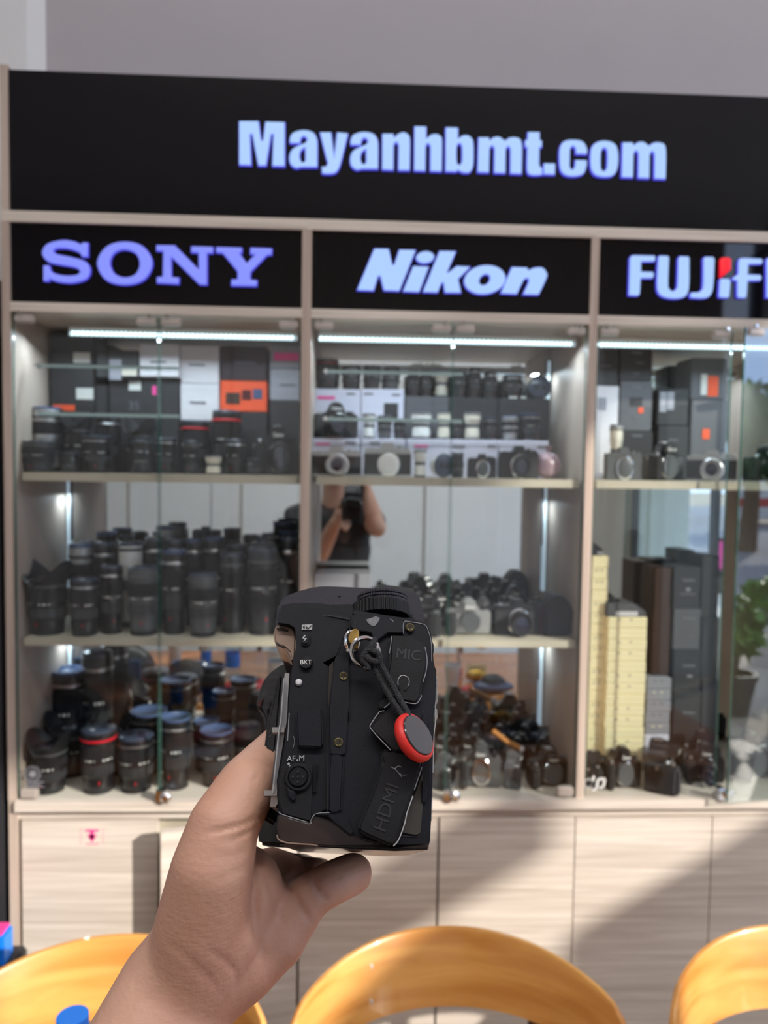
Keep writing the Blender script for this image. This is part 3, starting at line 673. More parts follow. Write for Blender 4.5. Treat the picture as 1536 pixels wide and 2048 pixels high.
def make_dslr(col, front):
    """unit DSLR, width 1, height .76, faces -y, stands on z 0"""
    t = thing('dslr_camera', 'camera', 'camera')
    b = lambda name, mb, m, p=t, **k: build(name, mb, m, p, world=False, **k)
    c = {'black': 'black', 'silver': 'silver', 'grey': 'grey_m'}[col]
    o = outline([(-.48, .02), (-.49, .40, 1), (-.44, .50, 1), (-.26, .52, 1), (-.17, .60, 1), (-.12, .70, 1), (0, .74, 1), (.13, .70, 1), (.18, .60, 1), (.26, .51, 1), (.44, .50, 1), (.49, .40, 1), (.48, .02)], 4)
    b('body', MB().prism(o, -.10, .20), c, bevel=.02)
    b('grip', MB().prism([(-.49, -.30), (-.42, -.36), (-.33, -.34), (-.28, -.20), (-.28, 0), (-.49, 0)], .02, .46, plane='xy'), 'leather', bevel=.035)
    b('flash_housing', MB().prism([(-.15, .52), (-.11, .67), (.11, .67), (.15, .52)], -.26, -.08, shrink=-.0), c, bevel=.02)
    b('mount_ring', MB().lathe([(.235, .09), (.235, .13), (.225, .14), (.19, .14), (.185, .10)], 32, (.03, 0, .27), 'y'), 'chrome')
    if front == 'open':
        b('mirror_box', MB().lathe([(.185, .08), (.185, .09), (.16, .09), (.05, .088)], 28, (.03, 0, .27), 'y'), 'grey_d')
    elif front == 'cap':
        b('body_cap', MB().lathe([(.21, .14), (.215, .15), (.215, .19), (.205, .20), (.05, .197)], 32, (.03, 0, .27), 'y'), 'grey_m')
    else:
        l = b('fitted_lens', MB().lathe([(.20, .14), (.21, .16), (.21, .32), (.225, .34), (.225, .50), (.20, .52), (.19, .50), (.1, .48), (.02, .485)], 32, (.03, 0, .27), 'y'), 'black')
        b('focus_ring', MB().ribs(.215, .20, .30, 34, c=(.03, 0, .27), axis='y'), 'rubber', l)
        b('front_glass', MB().lathe([(.18, .49), (.1, .50), (.02, .505)], 28, (.03, 0, .27), 'y'), 'lensglass', l)
    b('mode_dial', MB().ribs(.075, .50, .56, 20, c=(.33, .04, 0)), 'black_m')
    b('shutter_button', MB().lathe([(.035, .48), (.035, .53), (.03, .535)], 16, (-.38, -.22, 0)), 'steel')
    b('hot_shoe', MB().box(-.07, .07, .0, .14, .735, .755), 'steel')
    b('strap_lug', MB().box(-.50, -.48, -.02, .02, .40, .46), 'steel'); b('strap_lug', MB().box(.48, .50, -.02, .02, .40, .46), 'steel')
    if front != 'plain' and col != 'x':
        text_part('nameplate', 'Canon', .085, (0, -.262, .60), FRONT, 'plate', t, bold=.002)
    return t
def make_mless(col, front):
    t = thing('mirrorless_camera', 'camera', 'camera')
    b = lambda name, mb, m, p=t, **k: build(name, mb, m, p, world=False, **k)
    c = {'black': 'black', 'silver': 'silver', 'grey': 'grey_m'}[col]
    b('body', MB().box(-.5, .5, -.12, .12, 0, .46), 'leather' if col != 'grey' else 'grey_m', bevel=.03)
    b('top_plate', MB().prism([(-.49, .42), (-.49, .52), (-.16, .53), (-.11, .64), (.11, .64), (.16, .53), (.49, .52), (.49, .42)], -.125, .125), c, bevel=.012)
    b('base_plate', MB().box(-.49, .49, -.122, .122, -.0, .05), c, bevel=.01)
    b('speed_dial', MB().ribs(.07, .52, .58, 20, c=(.26, 0, 0)), c); b('exposure_dial', MB().ribs(.055, .52, .56, 18, c=(.40, 0, 0)), c)
    b('shutter_button', MB().lathe([(.04, .5), (.04, .55)], 14, (-.36, 0, 0)), 'chrome')
    b('mount_ring', MB().lathe([(.24, .11), (.24, .15), (.2, .16)], 28, (.02, 0, .24), 'y'), 'chrome')
    if front == 'lens':
        l = b('fitted_lens', MB().lathe([(.21, .15), (.22, .2), (.22, .4), (.2, .42), (.1, .40), (.02, .4)], 28, (.02, 0, .24), 'y'), c if col == 'silver' else 'black')
        b('front_glass', MB().lathe([(.18, .40), (.1, .41), (.02, .415)], 24, (.02, 0, .24), 'y'), 'lensglass', l)
    else:
        b('body_cap', MB().lathe([(.2, .15), (.205, .19), (.19, .2), (.03, .2)], 28, (.02, 0, .24), 'y'), 'grey_m' if col != 'silver' else 'white')
    return t
def Cm(kind, col, front, x0, x1, yt, zb, Y, look, row, rz=0, group='cameras on the cabinet shelves', rx=0):
    o = get(kind, col, front); xc = (x0 + x1) / 2; w = (x1 - x0) / F * Y / (1 if abs(rz) < .6 else .62)
    hh = .76 if kind == 'dslr' else .64
    top = wp(xc, yt, Y).z; h = max(.03, top - zb)
    o.location = (wp(xc, yt + 40, Y).x, Y, zb + .0004); o.scale = (w, w, max(.6 * w, min(h / hh, 1.5 * w))); o.rotation_euler = (rx, 0, rz)
    reg(o, look, 'camera', row, group)
    return o
def stack(x0, x1, tops, zb, Y, dep, cols, looks, row, labels=None, name='carton_box', group='cartons on the cabinet shelves'):
    """a pile of cartons; tops = photo y of each top, lowest first"""
    z = zb; out = []
    for i, yt in enumerate(tops):
        z1 = wp((x0 + x1) / 2, yt, Y).z; a = wp(x0, yt, Y).x; c = wp(x1, yt, Y).x
        t = thing(name, 'x', 'box', ((a + c) / 2, Y, z))
        build('carton', MB().box(a, c, Y, Y + dep, z + .0004, z1), cols[i], t, bevel=.0012, seg=1)
        build('lid_flap', MB().box(a + .0015, c - .0015, Y - .0006, Y + .0004, z1 - .012 if z1 - z > .03 else z1 - .004, z1 - .001), cols[i], t)
        for lab in (labels or {}).get(i, ()):
            if lab[0] == 'text':
                _, tx, px, py, s, m = lab; p = wp(px, py, Y)
                text_part('print', tx, s, (p.x, Y - .0008, p.z), FRONT, m, t, world=True)
            else:
                m, lx0, lx1, ly0, ly1 = lab; p, q = wp(lx0, ly0, Y), wp(lx1, ly1, Y)
                build('sticker', MB().box(p.x, q.x, Y - .0012, Y - .0002, q.z, p.z), m, t)
        t['label'] = looks[i] + ' ' + row; t['category'] = 'box'; t['group'] = group
        t['_z'] = z; out.append(t); z = z1 + .0006
    return out
GB = 'cartons on the cabinet shelves'
# ---- left cabinet, top shelf: cartons at the back
r = "in left cabinet's top compartment"
Yb = 1.615; D = .085; zs = ZS + .0002
def bar(x0, x1, y): return ('ink', x0, x1, y, y + 4)
def one(*a, **k): return stack(*a, **k)
# (each pile gets its own row phrase so that every label is its own)
P = [
 (100, 188, [815, 735, 668], ['card_k', 'card_k', 'card_k'], ['black carton at the bottom', 'black carton with low white sticker', 'uppermost black carton with white sticker'], 'of the leftmost pile, left cabinet top shelf', {0: [('orange', 106, 150, 812 - 3, 818 + 4)], 1: [('sticker', 153, 187, 776, 799)], 2: [('sticker', 147, 181, 705, 727)]}),
 (191, 215, [770], ['card_k'], ['narrow black carton'], 'beside the leftmost pile, left cabinet top shelf', {}),
 (218, 318, [860, 760], ['card_k', 'card_k'], ['lower black carton', 'black carton with number 35 printed'], 'of the second pile, left cabinet top shelf', {1: [('sticker', 258, 282, 762, 781), ('text', '35', 268, 812, .026, 'ink'), ('pink', 305, 313, 772, 790)]}),
 (322, 358, [757], ['card_k'], ['tall black carton under a white one'], 'beside the second pile, left cabinet top shelf', {}),
 (361, 438, [842, 768, 692], ['card_k', 'card_w', 'card_w'], ['black bottom carton', 'lower white carton with small grey print', 'upper white carton with small grey print'], 'of the white pile, left cabinet top shelf', {1: [bar(380, 412, 803)], 2: [bar(378, 410, 728)]}),
 (441, 534, [824, 762, 692], ['card_k', 'orange', 'maroon'], ['black bottom carton', 'bright orange carton with purple print', 'dark maroon carton'], 'of the orange pile, left cabinet top shelf', {1: [('card_br', 452, 480, 785, 808), ('red_d', 484, 502, 780, 800), ('capblue', 506, 524, 778, 798)], 2: [bar(470, 512, 724)]}),
 (540, 600, [802, 737, 692], ['card_k', 'card_lg', 'card_lg'], ['black bottom carton', 'grey middle carton with faint print', 'grey top carton with magenta sticker'], 'of the rightmost pile, left cabinet top shelf', {1: [bar(560, 590, 768)], 2: [('pink', 548, 598, 705, 722)]}),
]
for x0, x1, tops, cols, looks, row, lb in P:
    for k, tt in enumerate(stack(x0, x1, tops, zs, Yb, D, cols, looks, row, lb)):
        pass
stack(192, 276, [700], wp(233, 756, 1.60).z, 1.598, D, ['card_k'], ['black carton with a grey sticker, lying on the second pile'], 'in left cabinet top shelf', {0: [('card_lg', 219, 243, 718, 760), ('cream', 244, 274, 733, 752)]})
stack(279, 357, [688], wp(320, 754, 1.60).z, 1.598, D, ['card_w'], ['white carton with grey print, lying on black cartons'], 'in left cabinet top shelf', {0: [bar(300, 332, 722)]})
# lenses in front of them
R1 = 'front row, left cabinet top shelf'; R1b = 'second row, left cabinet top shelf'
L('dgrey', 47, 108, 883, zs, 1.51, 'squat dark grey lens', R1)
L('short', 122, 158, 905, zs, 1.50, 'small silver-banded lens with orange mark', R1)
L('std', 166, 222, 872, zs, 1.515, 'black zoom lens with pale scale', R1)
L('short', 262, 306, 880, zs, 1.51, 'slim black prime with white marks', R1)
L('std', 312, 352, 876, zs, 1.52, 'short black lens', R1)
L('dgrey', 366, 398, 882, zs, 1.51, 'small dark lens with worn edge', R1)
L('cream', 410, 444, 911, zs, 1.50, 'low grey-green lens with cap', R1)
L('short', 492, 522, 917, zs, 1.50, 'small black lens with bright rim', R1)
L('silver', 65, 122, 815, zs, 1.565, 'tall lens with two silver bands', R1b)
L('hood', 125, 185, 822, zs, 1.565, 'tall black lens with petal hood', R1b)
L('std', 196, 240, 832, zs, 1.57, 'black lens with steel ring', R1b)
L('hood', 250, 308, 838, zs, 1.565, 'hooded black lens with grey buttons', R1b)
L('redring', 362, 418, 842, zs, 1.57, 'black lens with thin red ring', R1b)
L('redring', 424, 482, 822, zs, 1.57, 'large dark red-ringed lens', R1b)
Cm('dslr', 'black', 'lens', 508, 600, 850, zs, 1.585, 'big black camera with fitted lens', R1b, rz=.2)
L('std', 452, 490, 880, zs, 1.515, 'black lens with plain cap', R1)
# ---- left cabinet, middle shelf
R2 = 'front row, left cabinet middle shelf'; R2b = 'second row, left cabinet middle shelf'; R2c = 'back row, left cabinet middle shelf'
zm = ZM + .0002
for v, x0, x1, yt, Y, lk in [('hood', 50, 140, 1122, 1.515, 'large ridged lens with flared petal hood'), ('std', 141, 197, 1156, 1.50, 'black zoom lens with bluish top rim'),
    ('std', 200, 246, 1130, 1.52, 'plain dark lens'), ('grey', 256, 318, 1132, 1.51, 'tall grey zoom lens'), ('clear', 324, 372, 1100, 1.52, 'dark lens with glinting cap'),
    ('grey', 377, 436, 1145, 1.50, 'stubby ridged grey lens'), ('dgrey', 440, 490, 1105, 1.53, 'dark grey straight lens'), ('dgrey', 494, 556, 1096, 1.52, 'thick grey telephoto lens'), ('std', 560, 596, 1075, 1.53, 'slim black lens by the post')]:
    L(v, x0, x1, yt, zm, Y, lk, R2)
for v, x0, x1, yt, Y, lk in [('silver', 138, 186, 1088, 1.59, 'lens with bluish cap and brown band'), ('std', 188, 230, 1084, 1.59, 'dark lens with pale rim'), ('white', 236, 286, 1084, 1.585, 'white lens with a blue band'),
    ('std', 290, 328, 1075, 1.60, 'dark stubby lens'), ('std', 334, 366, 1078, 1.59, 'black lens with silver ring'), ('clear', 370, 404, 1078, 1.60, 'lens with clear glinting cap'), ('clear', 408, 448, 1074, 1.60, 'dark lens with bluish rim'),
    ('gold', 500, 552, 1085, 1.60, 'brownish lens with gold ring'), ('clear', 556, 598, 1062, 1.60, 'big black lens with blue reflections'), ('std', 452, 494, 1088, 1.60, 'black lens with ribbed grip')]:
    L(v, x0, x1, yt, zm, Y, lk, R2b)
for v, x0, x1, yt, Y, lk in [('std', 158, 200, 1082, 1.665, 'dark capped lens'), ('clear', 194, 234, 1064, 1.665, 'grey lens with domed cap'), ('std', 238, 268, 1070, 1.67, 'dark narrow lens'), ('capblue', 312, 352, 1052, 1.665, 'tall lens with bluish clear cap'),
    ('std', 384, 404, 1060, 1.67, 'small lens beside the big one'), ('clear', 512, 544, 1074, 1.67, 'small lens with bright blue cap'), ('clear', 546, 592, 1044, 1.665, 'tall black lens with wide cap')]:
    L(v if v != 'capblue' else 'silver', x0, x1, yt, zm, Y, lk, R2c)
Cm('dslr', 'black', 'lens', 400, 492, 1022, zm, 1.655, 'tall black camera towering over the lenses', R2c, rz=.5)
# ---- left cabinet, bottom shelf
R3 = 'front row, left cabinet bottom shelf'; R3b = 'second row, left cabinet bottom shelf'; R3c = 'at back, left cabinet bottom shelf'
zl = ZL + .0002
for v, x0, x1, yt, Y, lk in [('hood', 58, 140, 1462, 1.50, 'worn grey lens with scuffed flared hood'), ('redring', 162, 232, 1455, 1.50, 'black lens with bright red ring'), ('std', 236, 308, 1468, 1.505, 'black zoom lens with silver front rim'),
    ('clear', 322, 382, 1432, 1.515, 'grey-banded lens under a clear cap'), ('clear', 400, 466, 1458, 1.53, 'dark lens with glinting clear cap')]:
    L(v, x0, x1, yt, zl, Y, lk, R3)
for v, x0, x1, yt, Y, lk in [('hood', 95, 195, 1425, 1.59, 'big black lens with wide hood'), ('hood', 188, 262, 1432, 1.59, 'lens with tall flared hood'), ('clear', 262, 334, 1420, 1.60, 'lens with broad bluish cap'),
    ('clear', 386, 440, 1440, 1.61, 'short lens with bluish rim'), ('grey', 468, 522, 1450, 1.60, 'grey cylindrical lens')]:
    L(v, x0, x1, yt, zl, Y, lk, R3b)
for v, x0, x1, yt, Y, lk in [('clear', 104, 172, 1338, 1.655, 'tall black lens with broad bluish cap'), ('std', 164, 226, 1302, 1.665, 'tallest dark lens')]:
    L(v, x0, x1, yt, zl, Y, lk, R3c)
Cm('dslr', 'black', 'cap', 228, 312, 1372, zl, 1.665, 'dark camera body', R3c, rz=.3)

# ---- middle cabinet, top shelf
Rm = "middle cabinet top shelf"
stack(625, 720, [877], zs, 1.555, .075, ['card_lil'], ['low pale carton, leftmost'], 'of the front carton row, ' + Rm, {0: [('pink', 632, 660, 886, 890), bar(690, 712, 883)]})
stack(723, 810, [877], zs, 1.555, .075, ['card_lil'], ['low pale carton, second'], 'of the front carton row, ' + Rm, {0: [bar(740, 760, 884)]})
stack(815, 996, [879], zs, 1.555, .075, ['card_lil'], ['long low pale carton'], 'of the front carton row, ' + Rm, {0: [('pink', 828, 856, 890, 894), bar(905, 930, 890), bar(975, 992, 890)]})
stack(998, 1098, [881], zs, 1.555, .075, ['card_lil'], ['low pale carton, rightmost'], 'of the front carton row, ' + Rm, {0: [bar(1075, 1090, 892)]})
stack(627, 721, [778], zs, 1.635, .07, ['card_lil'], ['tall pale carton with pink print, leftmost'], 'of the back carton row, ' + Rm, {0: [('pink', 635, 670, 792, 799), bar(693, 710, 786)]})
stack(723, 808, [778], zs, 1.635, .07, ['card_lil'], ['tall pale carton with pictured lens'], 'of the back carton row, ' + Rm, {0: [bar(728, 746, 786), bar(784, 800, 788), ('card_k', 768, 796, 806, 836)]})
stack(811, 898, [793], zs, 1.635, .07, ['card_g'], ['tall grey carton'], 'of the back carton row, ' + Rm, {})
stack(900, 996, [795], zs, 1.635, .07, ['card_k'], ['tall black carton'], 'of the back carton row, ' + Rm, {})
stack(998, 1100, [797], zs, 1.635, .07, ['card_k'], ['tall black carton with white lettering, rightmost'], 'of the back carton row, ' + Rm, {0: [('sticker', 1018, 1034, 793, 797), ('sticker', 1042, 1052, 793, 797)]})
zt1 = wp(700, 777, 1.635).z + .001; zt1 = max(wp(672, 778, 1.635).z, wp(765, 778, 1.635).z) + .0006; zt2 = wp(855, 793, 1.635).z + .0006; zt3 = wp(948, 795, 1.635).z + .0006; zt4 = wp(1049, 797, 1.635).z + .0006
RA = 'on the back cartons, ' + Rm
for v, x0, x1, yt, zb, lk in [('redring', 630, 678, 720, zt1, 'maroon-black lens'), ('std', 682, 722, 735, zt1, 'black lens with blue cap'), ('dgrey', 727, 762, 733, zt1, 'dark lens'), ('grey', 766, 800, 736, zt1, 'grey lens'), ('std', 814, 838, 742, zt2, 'small black lens'),
    ('std', 840, 864, 742, zt2, 'slim black lens'), ('cream', 867, 897, 742, zt2, 'beige cylindrical lens'), ('dgrey', 904, 932, 742, zt3, 'dark squat lens'), ('std', 936, 962, 736, zt3, 'tall thin black lens'), ('std', 966, 994, 745, zt3, 'black ribbed lens'), ('clear', 1004, 1046, 752, zt4, 'black lens with blue top')]:
    L(v, x0, x1, yt, zb, 1.665, lk, RA)
o = L('short', 1052, 1098, 750, zt4, 1.66, 'grey disc-capped lens facing out', RA); o.rotation_euler = (PI / 2, 0, 0); o.location.z += .024; o.location.y += .022; o.scale.z = .045
lowt = [wp(672, 877, 1.555).z + .0006, wp(766, 877, 1.555).z + .0006, wp(905, 879, 1.555).z + .0006, wp(1048, 881, 1.555).z + .0006]
RB = 'on the front cartons, ' + Rm
Cm('dslr', 'black', 'lens', 626, 716, 803, lowt[0], 1.595, 'black camera with large lens', RB, rz=.15)
for v, x0, x1, yt, k, lk in [('white', 724, 752, 828, 1, 'bright white narrow lens'), ('grey', 754, 784, 832, 1, 'silver grey lens'), ('dgrey', 786, 809, 838, 1, 'small dark lens'), ('white', 820, 864, 824, 2, 'waisted white and black lens'),
    ('cream', 872, 902, 824, 2, 'cream lens with cap'), ('cream', 926, 962, 825, 2, 'waisted cream lens'), ('std', 966, 993, 836, 2, 'black narrow lens'), ('silver', 1002, 1036, 833, 3, 'silver cylindrical lens'), ('clear', 1040, 1080, 829, 3, 'dark lens with bluish rim'), ('std', 904, 924, 842, 2, 'short black lens')]:
    L(v, x0, x1, yt, lowt[k], 1.592, lk, RB)
RC = 'at the front, ' + Rm
Cm('mirrorless', 'silver', 'lens', 624, 722, 893, zs, 1.505, 'black camera with silver top', RC)
Cm('mirrorless', 'silver', 'cap', 728, 822, 886, zs, 1.505, 'camera with silver prism', RC)
L('white', 826, 854, 900, zs, 1.50, 'white-topped narrow lens', RC)
L('short', 900, 928, 905, zs, 1.50, 'blue-black lens with white rim', RC)
o = L('white', 862, 892, 902, zs, 1.505, 'white disc-shaped lens cap on edge', RC); o.rotation_euler = (PI / 2, 0, .5); o.location.z += .024; o.scale = (.024, .024, .02)
Cm('mirrorless', 'black', 'cap', 934, 992, 908, zs, 1.51, 'small black camera', RC)
Cm('mirrorless', 'black', 'lens', 996, 1076, 892, zs, 1.51, 'black peaked camera', RC)
t = thing('plastic_bag', 'crumpled pinkish plastic bag beside the peaked black camera', 'bag', (wp(1098, 930, 1.50).x, 1.50, zs))
g = MB(); g.ball((t.location.x, 1.51, zs + .026), .026, .02, .0265, 14, 9); g.v = [tuple(Vector(v) + Vector((random.uniform(-1, 1), random.uniform(-1, 1), random.uniform(-.1, 1))) * .0028) for v in g.v]
build('bag_film', g, mat('pink_film', srgb(150, 124, 132), .3, spec=.8), t)
build('bag_knot', MB().lathe([(.004, 0), (.003, .01), (.009, .02)], 10, (t.location.x, 1.51, zs + .048)), mat('pink_film_knot', srgb(165, 138, 146), .3), t)
# ---- middle cabinet, middle shelf
R5 = 'front row, middle cabinet middle shelf'
stack(628, 742, [1215, 1178, 1148], zm, 1.60, .09, ['card_lg', 'card_lg', 'card_lg'], ['lowest pale patterned case', 'middle pale patterned case', 'upper pale patterned case'], 'of the pile behind the hand-held camera')
Cm('dslr', 'silver', 'cap', 890, 982, 1195, zm, 1.525, 'silver-grey camera with grey body cap', R5)
Cm('mirrorless', 'black', 'lens', 985, 1082, 1197, zm, 1.525, 'black camera with round lens', R5)
Cm('dslr', 'black', 'cap', 836, 888, 1192, zm, 1.53, 'black camera seen sideways', R5, rz=1.2)
t = thing('camera_bag', 'dark rounded camera bag with red side strip', 'bag', (wp(1115, 1230, 1.52).x, 1.52, zm))
a, c = wp(1088, 1230, 1.50).x, wp(1146, 1230, 1.50).x; zz = wp(1115, 1190, 1.5).z
build('bag_body', MB().prism(outline([(a, zm), (a, zz - .03, 1), ((a + c) / 2, zz, 1), (c, zz - .03, 1), (c, zm)]), 1.50, 1.56), 'leather', t, bevel=.008)
build('side_strip', MB().box(a - .004, a, 1.51, 1.54, zm + .004, zz - .03), 'red_d', t)
R5b = 'second row, middle cabinet middle shelf'; R5c = 'back row, middle cabinet middle shelf'
xs = [770, 822, 868, 915, 968, 1020, 1075]
for i, x in enumerate(xs):
    k = ('black', 'grey', 'black', 'black', 'silver', 'black', 'grey')[i]
    Cm('dslr', k, ('cap', 'lens', 'open', 'cap', 'lens', 'cap', 'lens')[i], x - 27, x + 27, 1168 + (i % 3) * 6, zm, 1.60, ('black camera', 'greyish camera with lens', 'black camera without lens', 'black camera with cap', 'pale camera with lens', 'black camera with tilted strap', 'grey camera by the led strip')[i], R5b, rz=(.4, -.3, .6, -.2, .3, -.5, .2)[i])
for i, x in enumerate([758, 795, 838, 880, 924, 966, 1020]):
    Cm('dslr', 'black', ('lens', 'cap')[i % 2], x - 24, x + 24 + (14 if i == 6 else 0), (1140, 1122, 1138, 1122, 1150, 1138, 1126)[i], zm + .0, 1.675, ('dark camera', 'taller dark camera', 'low dark camera', 'dark camera with domed top', 'lowest dark camera', 'dark camera beside the domed one', 'wide dark camera')[i], R5c, rz=(.2, -.3, .1, .3, -.2, .2, .1)[i])
# ---- middle cabinet, bottom shelf
R6 = 'front row, middle cabinet bottom shelf'
Cm('dslr', 'grey', 'cap', 866, 914, 1505, zl, 1.52, 'grey-sided camera by the glass seam', R6, rz=1.0)
Cm('dslr', 'grey', 'open', 918, 1003, 1483, zl, 1.51, 'grey camera with open chrome lens mount', R6, rz=-.15)
Cm('dslr', 'grey', 'cap', 1006, 1046, 1500, zl, 1.52, 'camera seen edge-on with grey grip', R6, rz=1.15)
Cm('dslr', 'black', 'cap', 1052, 1145, 1497, zl, 1.52, 'black camera with grey body cap', R6, rz=.1)
for j, (row, Y, zb, L_) in enumerate((('second row, middle cabinet bottom shelf', 1.60, zl, [(880, 1462), (935, 1450), (985, 1448), (1035, 1452), (1085, 1462)]), ('back row, middle cabinet bottom shelf', 1.672, zl, [(905, 1440), (950, 1418), (1000, 1425), (1048, 1422), (1090, 1442)]))):
    for i, (x, y) in enumerate(L_):
        Cm('dslr', ('black', 'black', 'grey')[(i + j) % 3], ('lens', 'cap', 'open')[(i + 2 * j) % 3], x - 29, x + 29, y, zb, Y, ('black camera', 'scuffed black camera', 'dark camera with strap')[i % 3], row, rz=random.uniform(-.5, .5))
t = thing('camera_strap', 'tan leather strap lying across the dark cameras', 'strap', wp(1010, 1480, 1.56))
pa, pb, pc = wp(985, 1462, 1.565), wp(1012, 1482, 1.55), wp(1042, 1498, 1.55)
build('strap_band', MB().tube([pa, pb, pc], [.006, .007, .006], 8), mat('tan_leather', srgb(176, 118, 60), .5), t); build('strap_end', MB().ball(tuple(pc), .007), 'card_w', t)
# ---- right cabinet, top shelf
Rr = 'right cabinet top shelf'
stack(1192, 1238, [772, 700], zs, 1.62, .08, ['card_w', 'card_k'], ['tall white carton with grey drawing', 'black carton above the white one'], 'of the leftmost pile, ' + Rr, {0: [('card_lg', 1196, 1212, 795, 820)], 1: [bar(1200, 1222, 730)]})
gt = lambda y, s=.008: ('text', 'Godox', 1274, y, s, 'card_lg')
stack(1241, 1306, [863, 762, 697], zs, 1.62, .08, ['card_k', 'card_g', 'card_k'], ['bottom black carton with pale wordmark', 'dark grey carton with orange dot', 'top black carton with pale wordmark'], 'of the second pile, ' + Rr, {0: [gt(871)], 1: [gt(774), ('orange', 1277, 1286, 815, 826), bar(1266, 1278, 832), ('card_k', 1260, 1284, 795, 812)], 2: [gt(705), bar(1272, 1288, 724), bar(1266, 1280, 745)]})
stack(1317, 1378, [852, 778], zs, 1.62, .08, ['card_k', 'card_k'], ['lower black carton', 'black carton with two upright grey labels'], 'of the third pile, ' + Rr, {0: [bar(1338, 1356, 878)], 1: [('card_lg', 1320, 1332, 784, 824), ('card_lg', 1335, 1347, 784, 820)]})
stack(1384, 1456, [800, 716], zs, 1.62, .08, ['card_g', 'card_g'], ['lower grey carton with orange tag', 'upper grey carton with orange grid label'], 'of the tall right pile, ' + Rr, {0: [('orange', 1405, 1418, 858, 878)], 1: [('orange', 1416, 1435, 752, 793), ('sticker', 1403, 1413, 748, 790)]})
R7 = 'at the front, ' + Rr
Cm('mirrorless', 'grey', 'cap', 1208, 1282, 895, zs, 1.51, 'boxy grey camera with round cap', R7)
Cm('dslr', 'black', 'cap', 1288, 1372, 883, zs, 1.52, 'black camera with grey body cap', R7, rz=.25)
Cm('mirrorless', 'silver', 'lens', 1376, 1470, 900, zs, 1.51, 'silver-topped camera with bright ring', R7, rz=-.5)
L('cream', 1218, 1246, 850, zs, 1.575, 'grey arched lens behind the boxy camera', 'in right cabinet')
Cm('dslr', 'black', 'lens', 1490, 1575, 890, zs, 1.54, 'black camera behind the ajar door', R7)
# ---- right cabinet, tall lower compartment
def ztop(x, y, Y): return wp(x, y, Y).z
def pile(x0, x1, ytop, n, col, look, row, Y=1.60, grp=''):
    z1 = ztop((x0 + x1) / 2, ytop, Y); hgt = (z1 - zl) / n; a, c = wp(x0, 1300, Y).x, wp(x1, 1300, Y).x
    for i in range(n):
        w = random.uniform(-.0012, .0012)
        t = thing('carton_box', f'{look}, {("lowest", "second", "third", "fourth", "fifth", "sixth", "seventh", "eighth", "ninth", "tenth", "eleventh", "twelfth", "thirteenth", "fourteenth", "fifteenth", "sixteenth", "seventeenth", "eighteenth", "nineteenth", "twentieth")[i]}{" from bottom" if i else ""} of {row}', 'box', ((a + c) / 2, Y, zl + i * hgt), group=grp)
        build('carton', MB().box(a + w, c + w, Y, Y + .09, zl + i * hgt + .0006, zl + (i + 1) * hgt - .0004), col if not callable(col) else col(i), t, bevel=.0012, seg=1)
        build('lid_flap', MB().box(a + w + .002, c + w - .002, Y - .0006, Y + .0003, zl + i * hgt + hgt * .55, zl + (i + 1) * hgt - .0016), col if not callable(col) else col(i), t)
        for u in range(2): build('print', MB().box(a + w + (c - a) * (.25 + .3 * u), a + w + (c - a) * (.25 + .3 * u) + .006, Y - .0012, Y - .0005, zl + i * hgt + hgt * .72, zl + i * hgt + hgt * .80), 'ink' if i % 3 else 'card_y', t)
pile(1178, 1212, 1112, 19, 'card_y', 'thin pale yellow carton', 'the tall left yellow pile', 1.60, 'tall left yellow pile')
pile(1214, 1292, 1234, 14, 'card_y', 'flat yellow carton', 'the wide yellow pile', 1.585, 'wide yellow pile')
pile(1296, 1345, 1356, 8, lambda i: 'card_lg' if i > 2 else 'card_lil', 'thin greyish carton', 'the low grey pile', 1.60, 'low grey pile')
z0 = ztop(1195, 1112, 1.60)
t = thing('flash_unit', 'small dark flash unit on top of the tall yellow pile', 'flash', (wp(1190, 1100, 1.60).x, 1.62, z0))
build('flash_body', MB().prism([(wp(1178, 1100, 1.6).x, z0), (wp(1210, 1100, 1.6).x, z0), (wp(1209, 1100, 1.6).x, z0 + .012), (wp(1192, 1100, 1.6).x, z0 + .028), (wp(1178, 1100, 1.6).x, z0 + .030)], 1.605, 1.66), 'black', t, bevel=.002)
build('flash_window', MB().box(wp(1196, 1100, 1.6).x, wp(1208, 1100, 1.6).x, 1.603, 1.606, z0 + .002, z0 + .010), 'card_lg', t)
z0 = ztop(1253, 1234, 1.585)
t = thing('flash_unit', 'wide dark device with white label on the wide yellow pile', 'flash', (wp(1253, 1220, 1.585).x, 1.62, z0))
q = lambda x: wp(x, 1220, 1.585).x
build('device_body', MB().prism([(q(1214), z0), (q(1294), z0), (q(1294), z0 + .010), (q(1272), z0 + .028), (q(1214), z0 + .030)], 1.587, 1.66), 'card_g', t, bevel=.002)
build('device_label', MB().box(q(1232), q(1276), 1.5855, 1.5873, z0 + .002, z0 + .012), 'card_w', t)
build('device_knob', MB().box(q(1220), q(1246), 1.60, 1.62, z0 + .028, z0 + .037), 'black', t, bevel=.001)
gk = lambda y: ('text', 'Godox', 1378, y, .010, 'card_lg')
stack(1348, 1402, [1382, 1300, 1218, 1134], zl, 1.615, .08, ['card_k', 'card_k', 'card_g', 'card_k'], ['bottom black carton', 'lower black carton with wordmark', 'upper dark carton with wordmark', 'top black carton with wordmark'], 'of the black pile, right cabinet', {0: [gk(1425)], 1: [gk(1331), ('card_lg', 1374, 1384, 1350, 1354)], 2: [gk(1236), bar(1370, 1388, 1270)], 3: [gk(1160), ('card_lg', 1372, 1380, 1176, 1182), bar(1360, 1392, 1186)]})
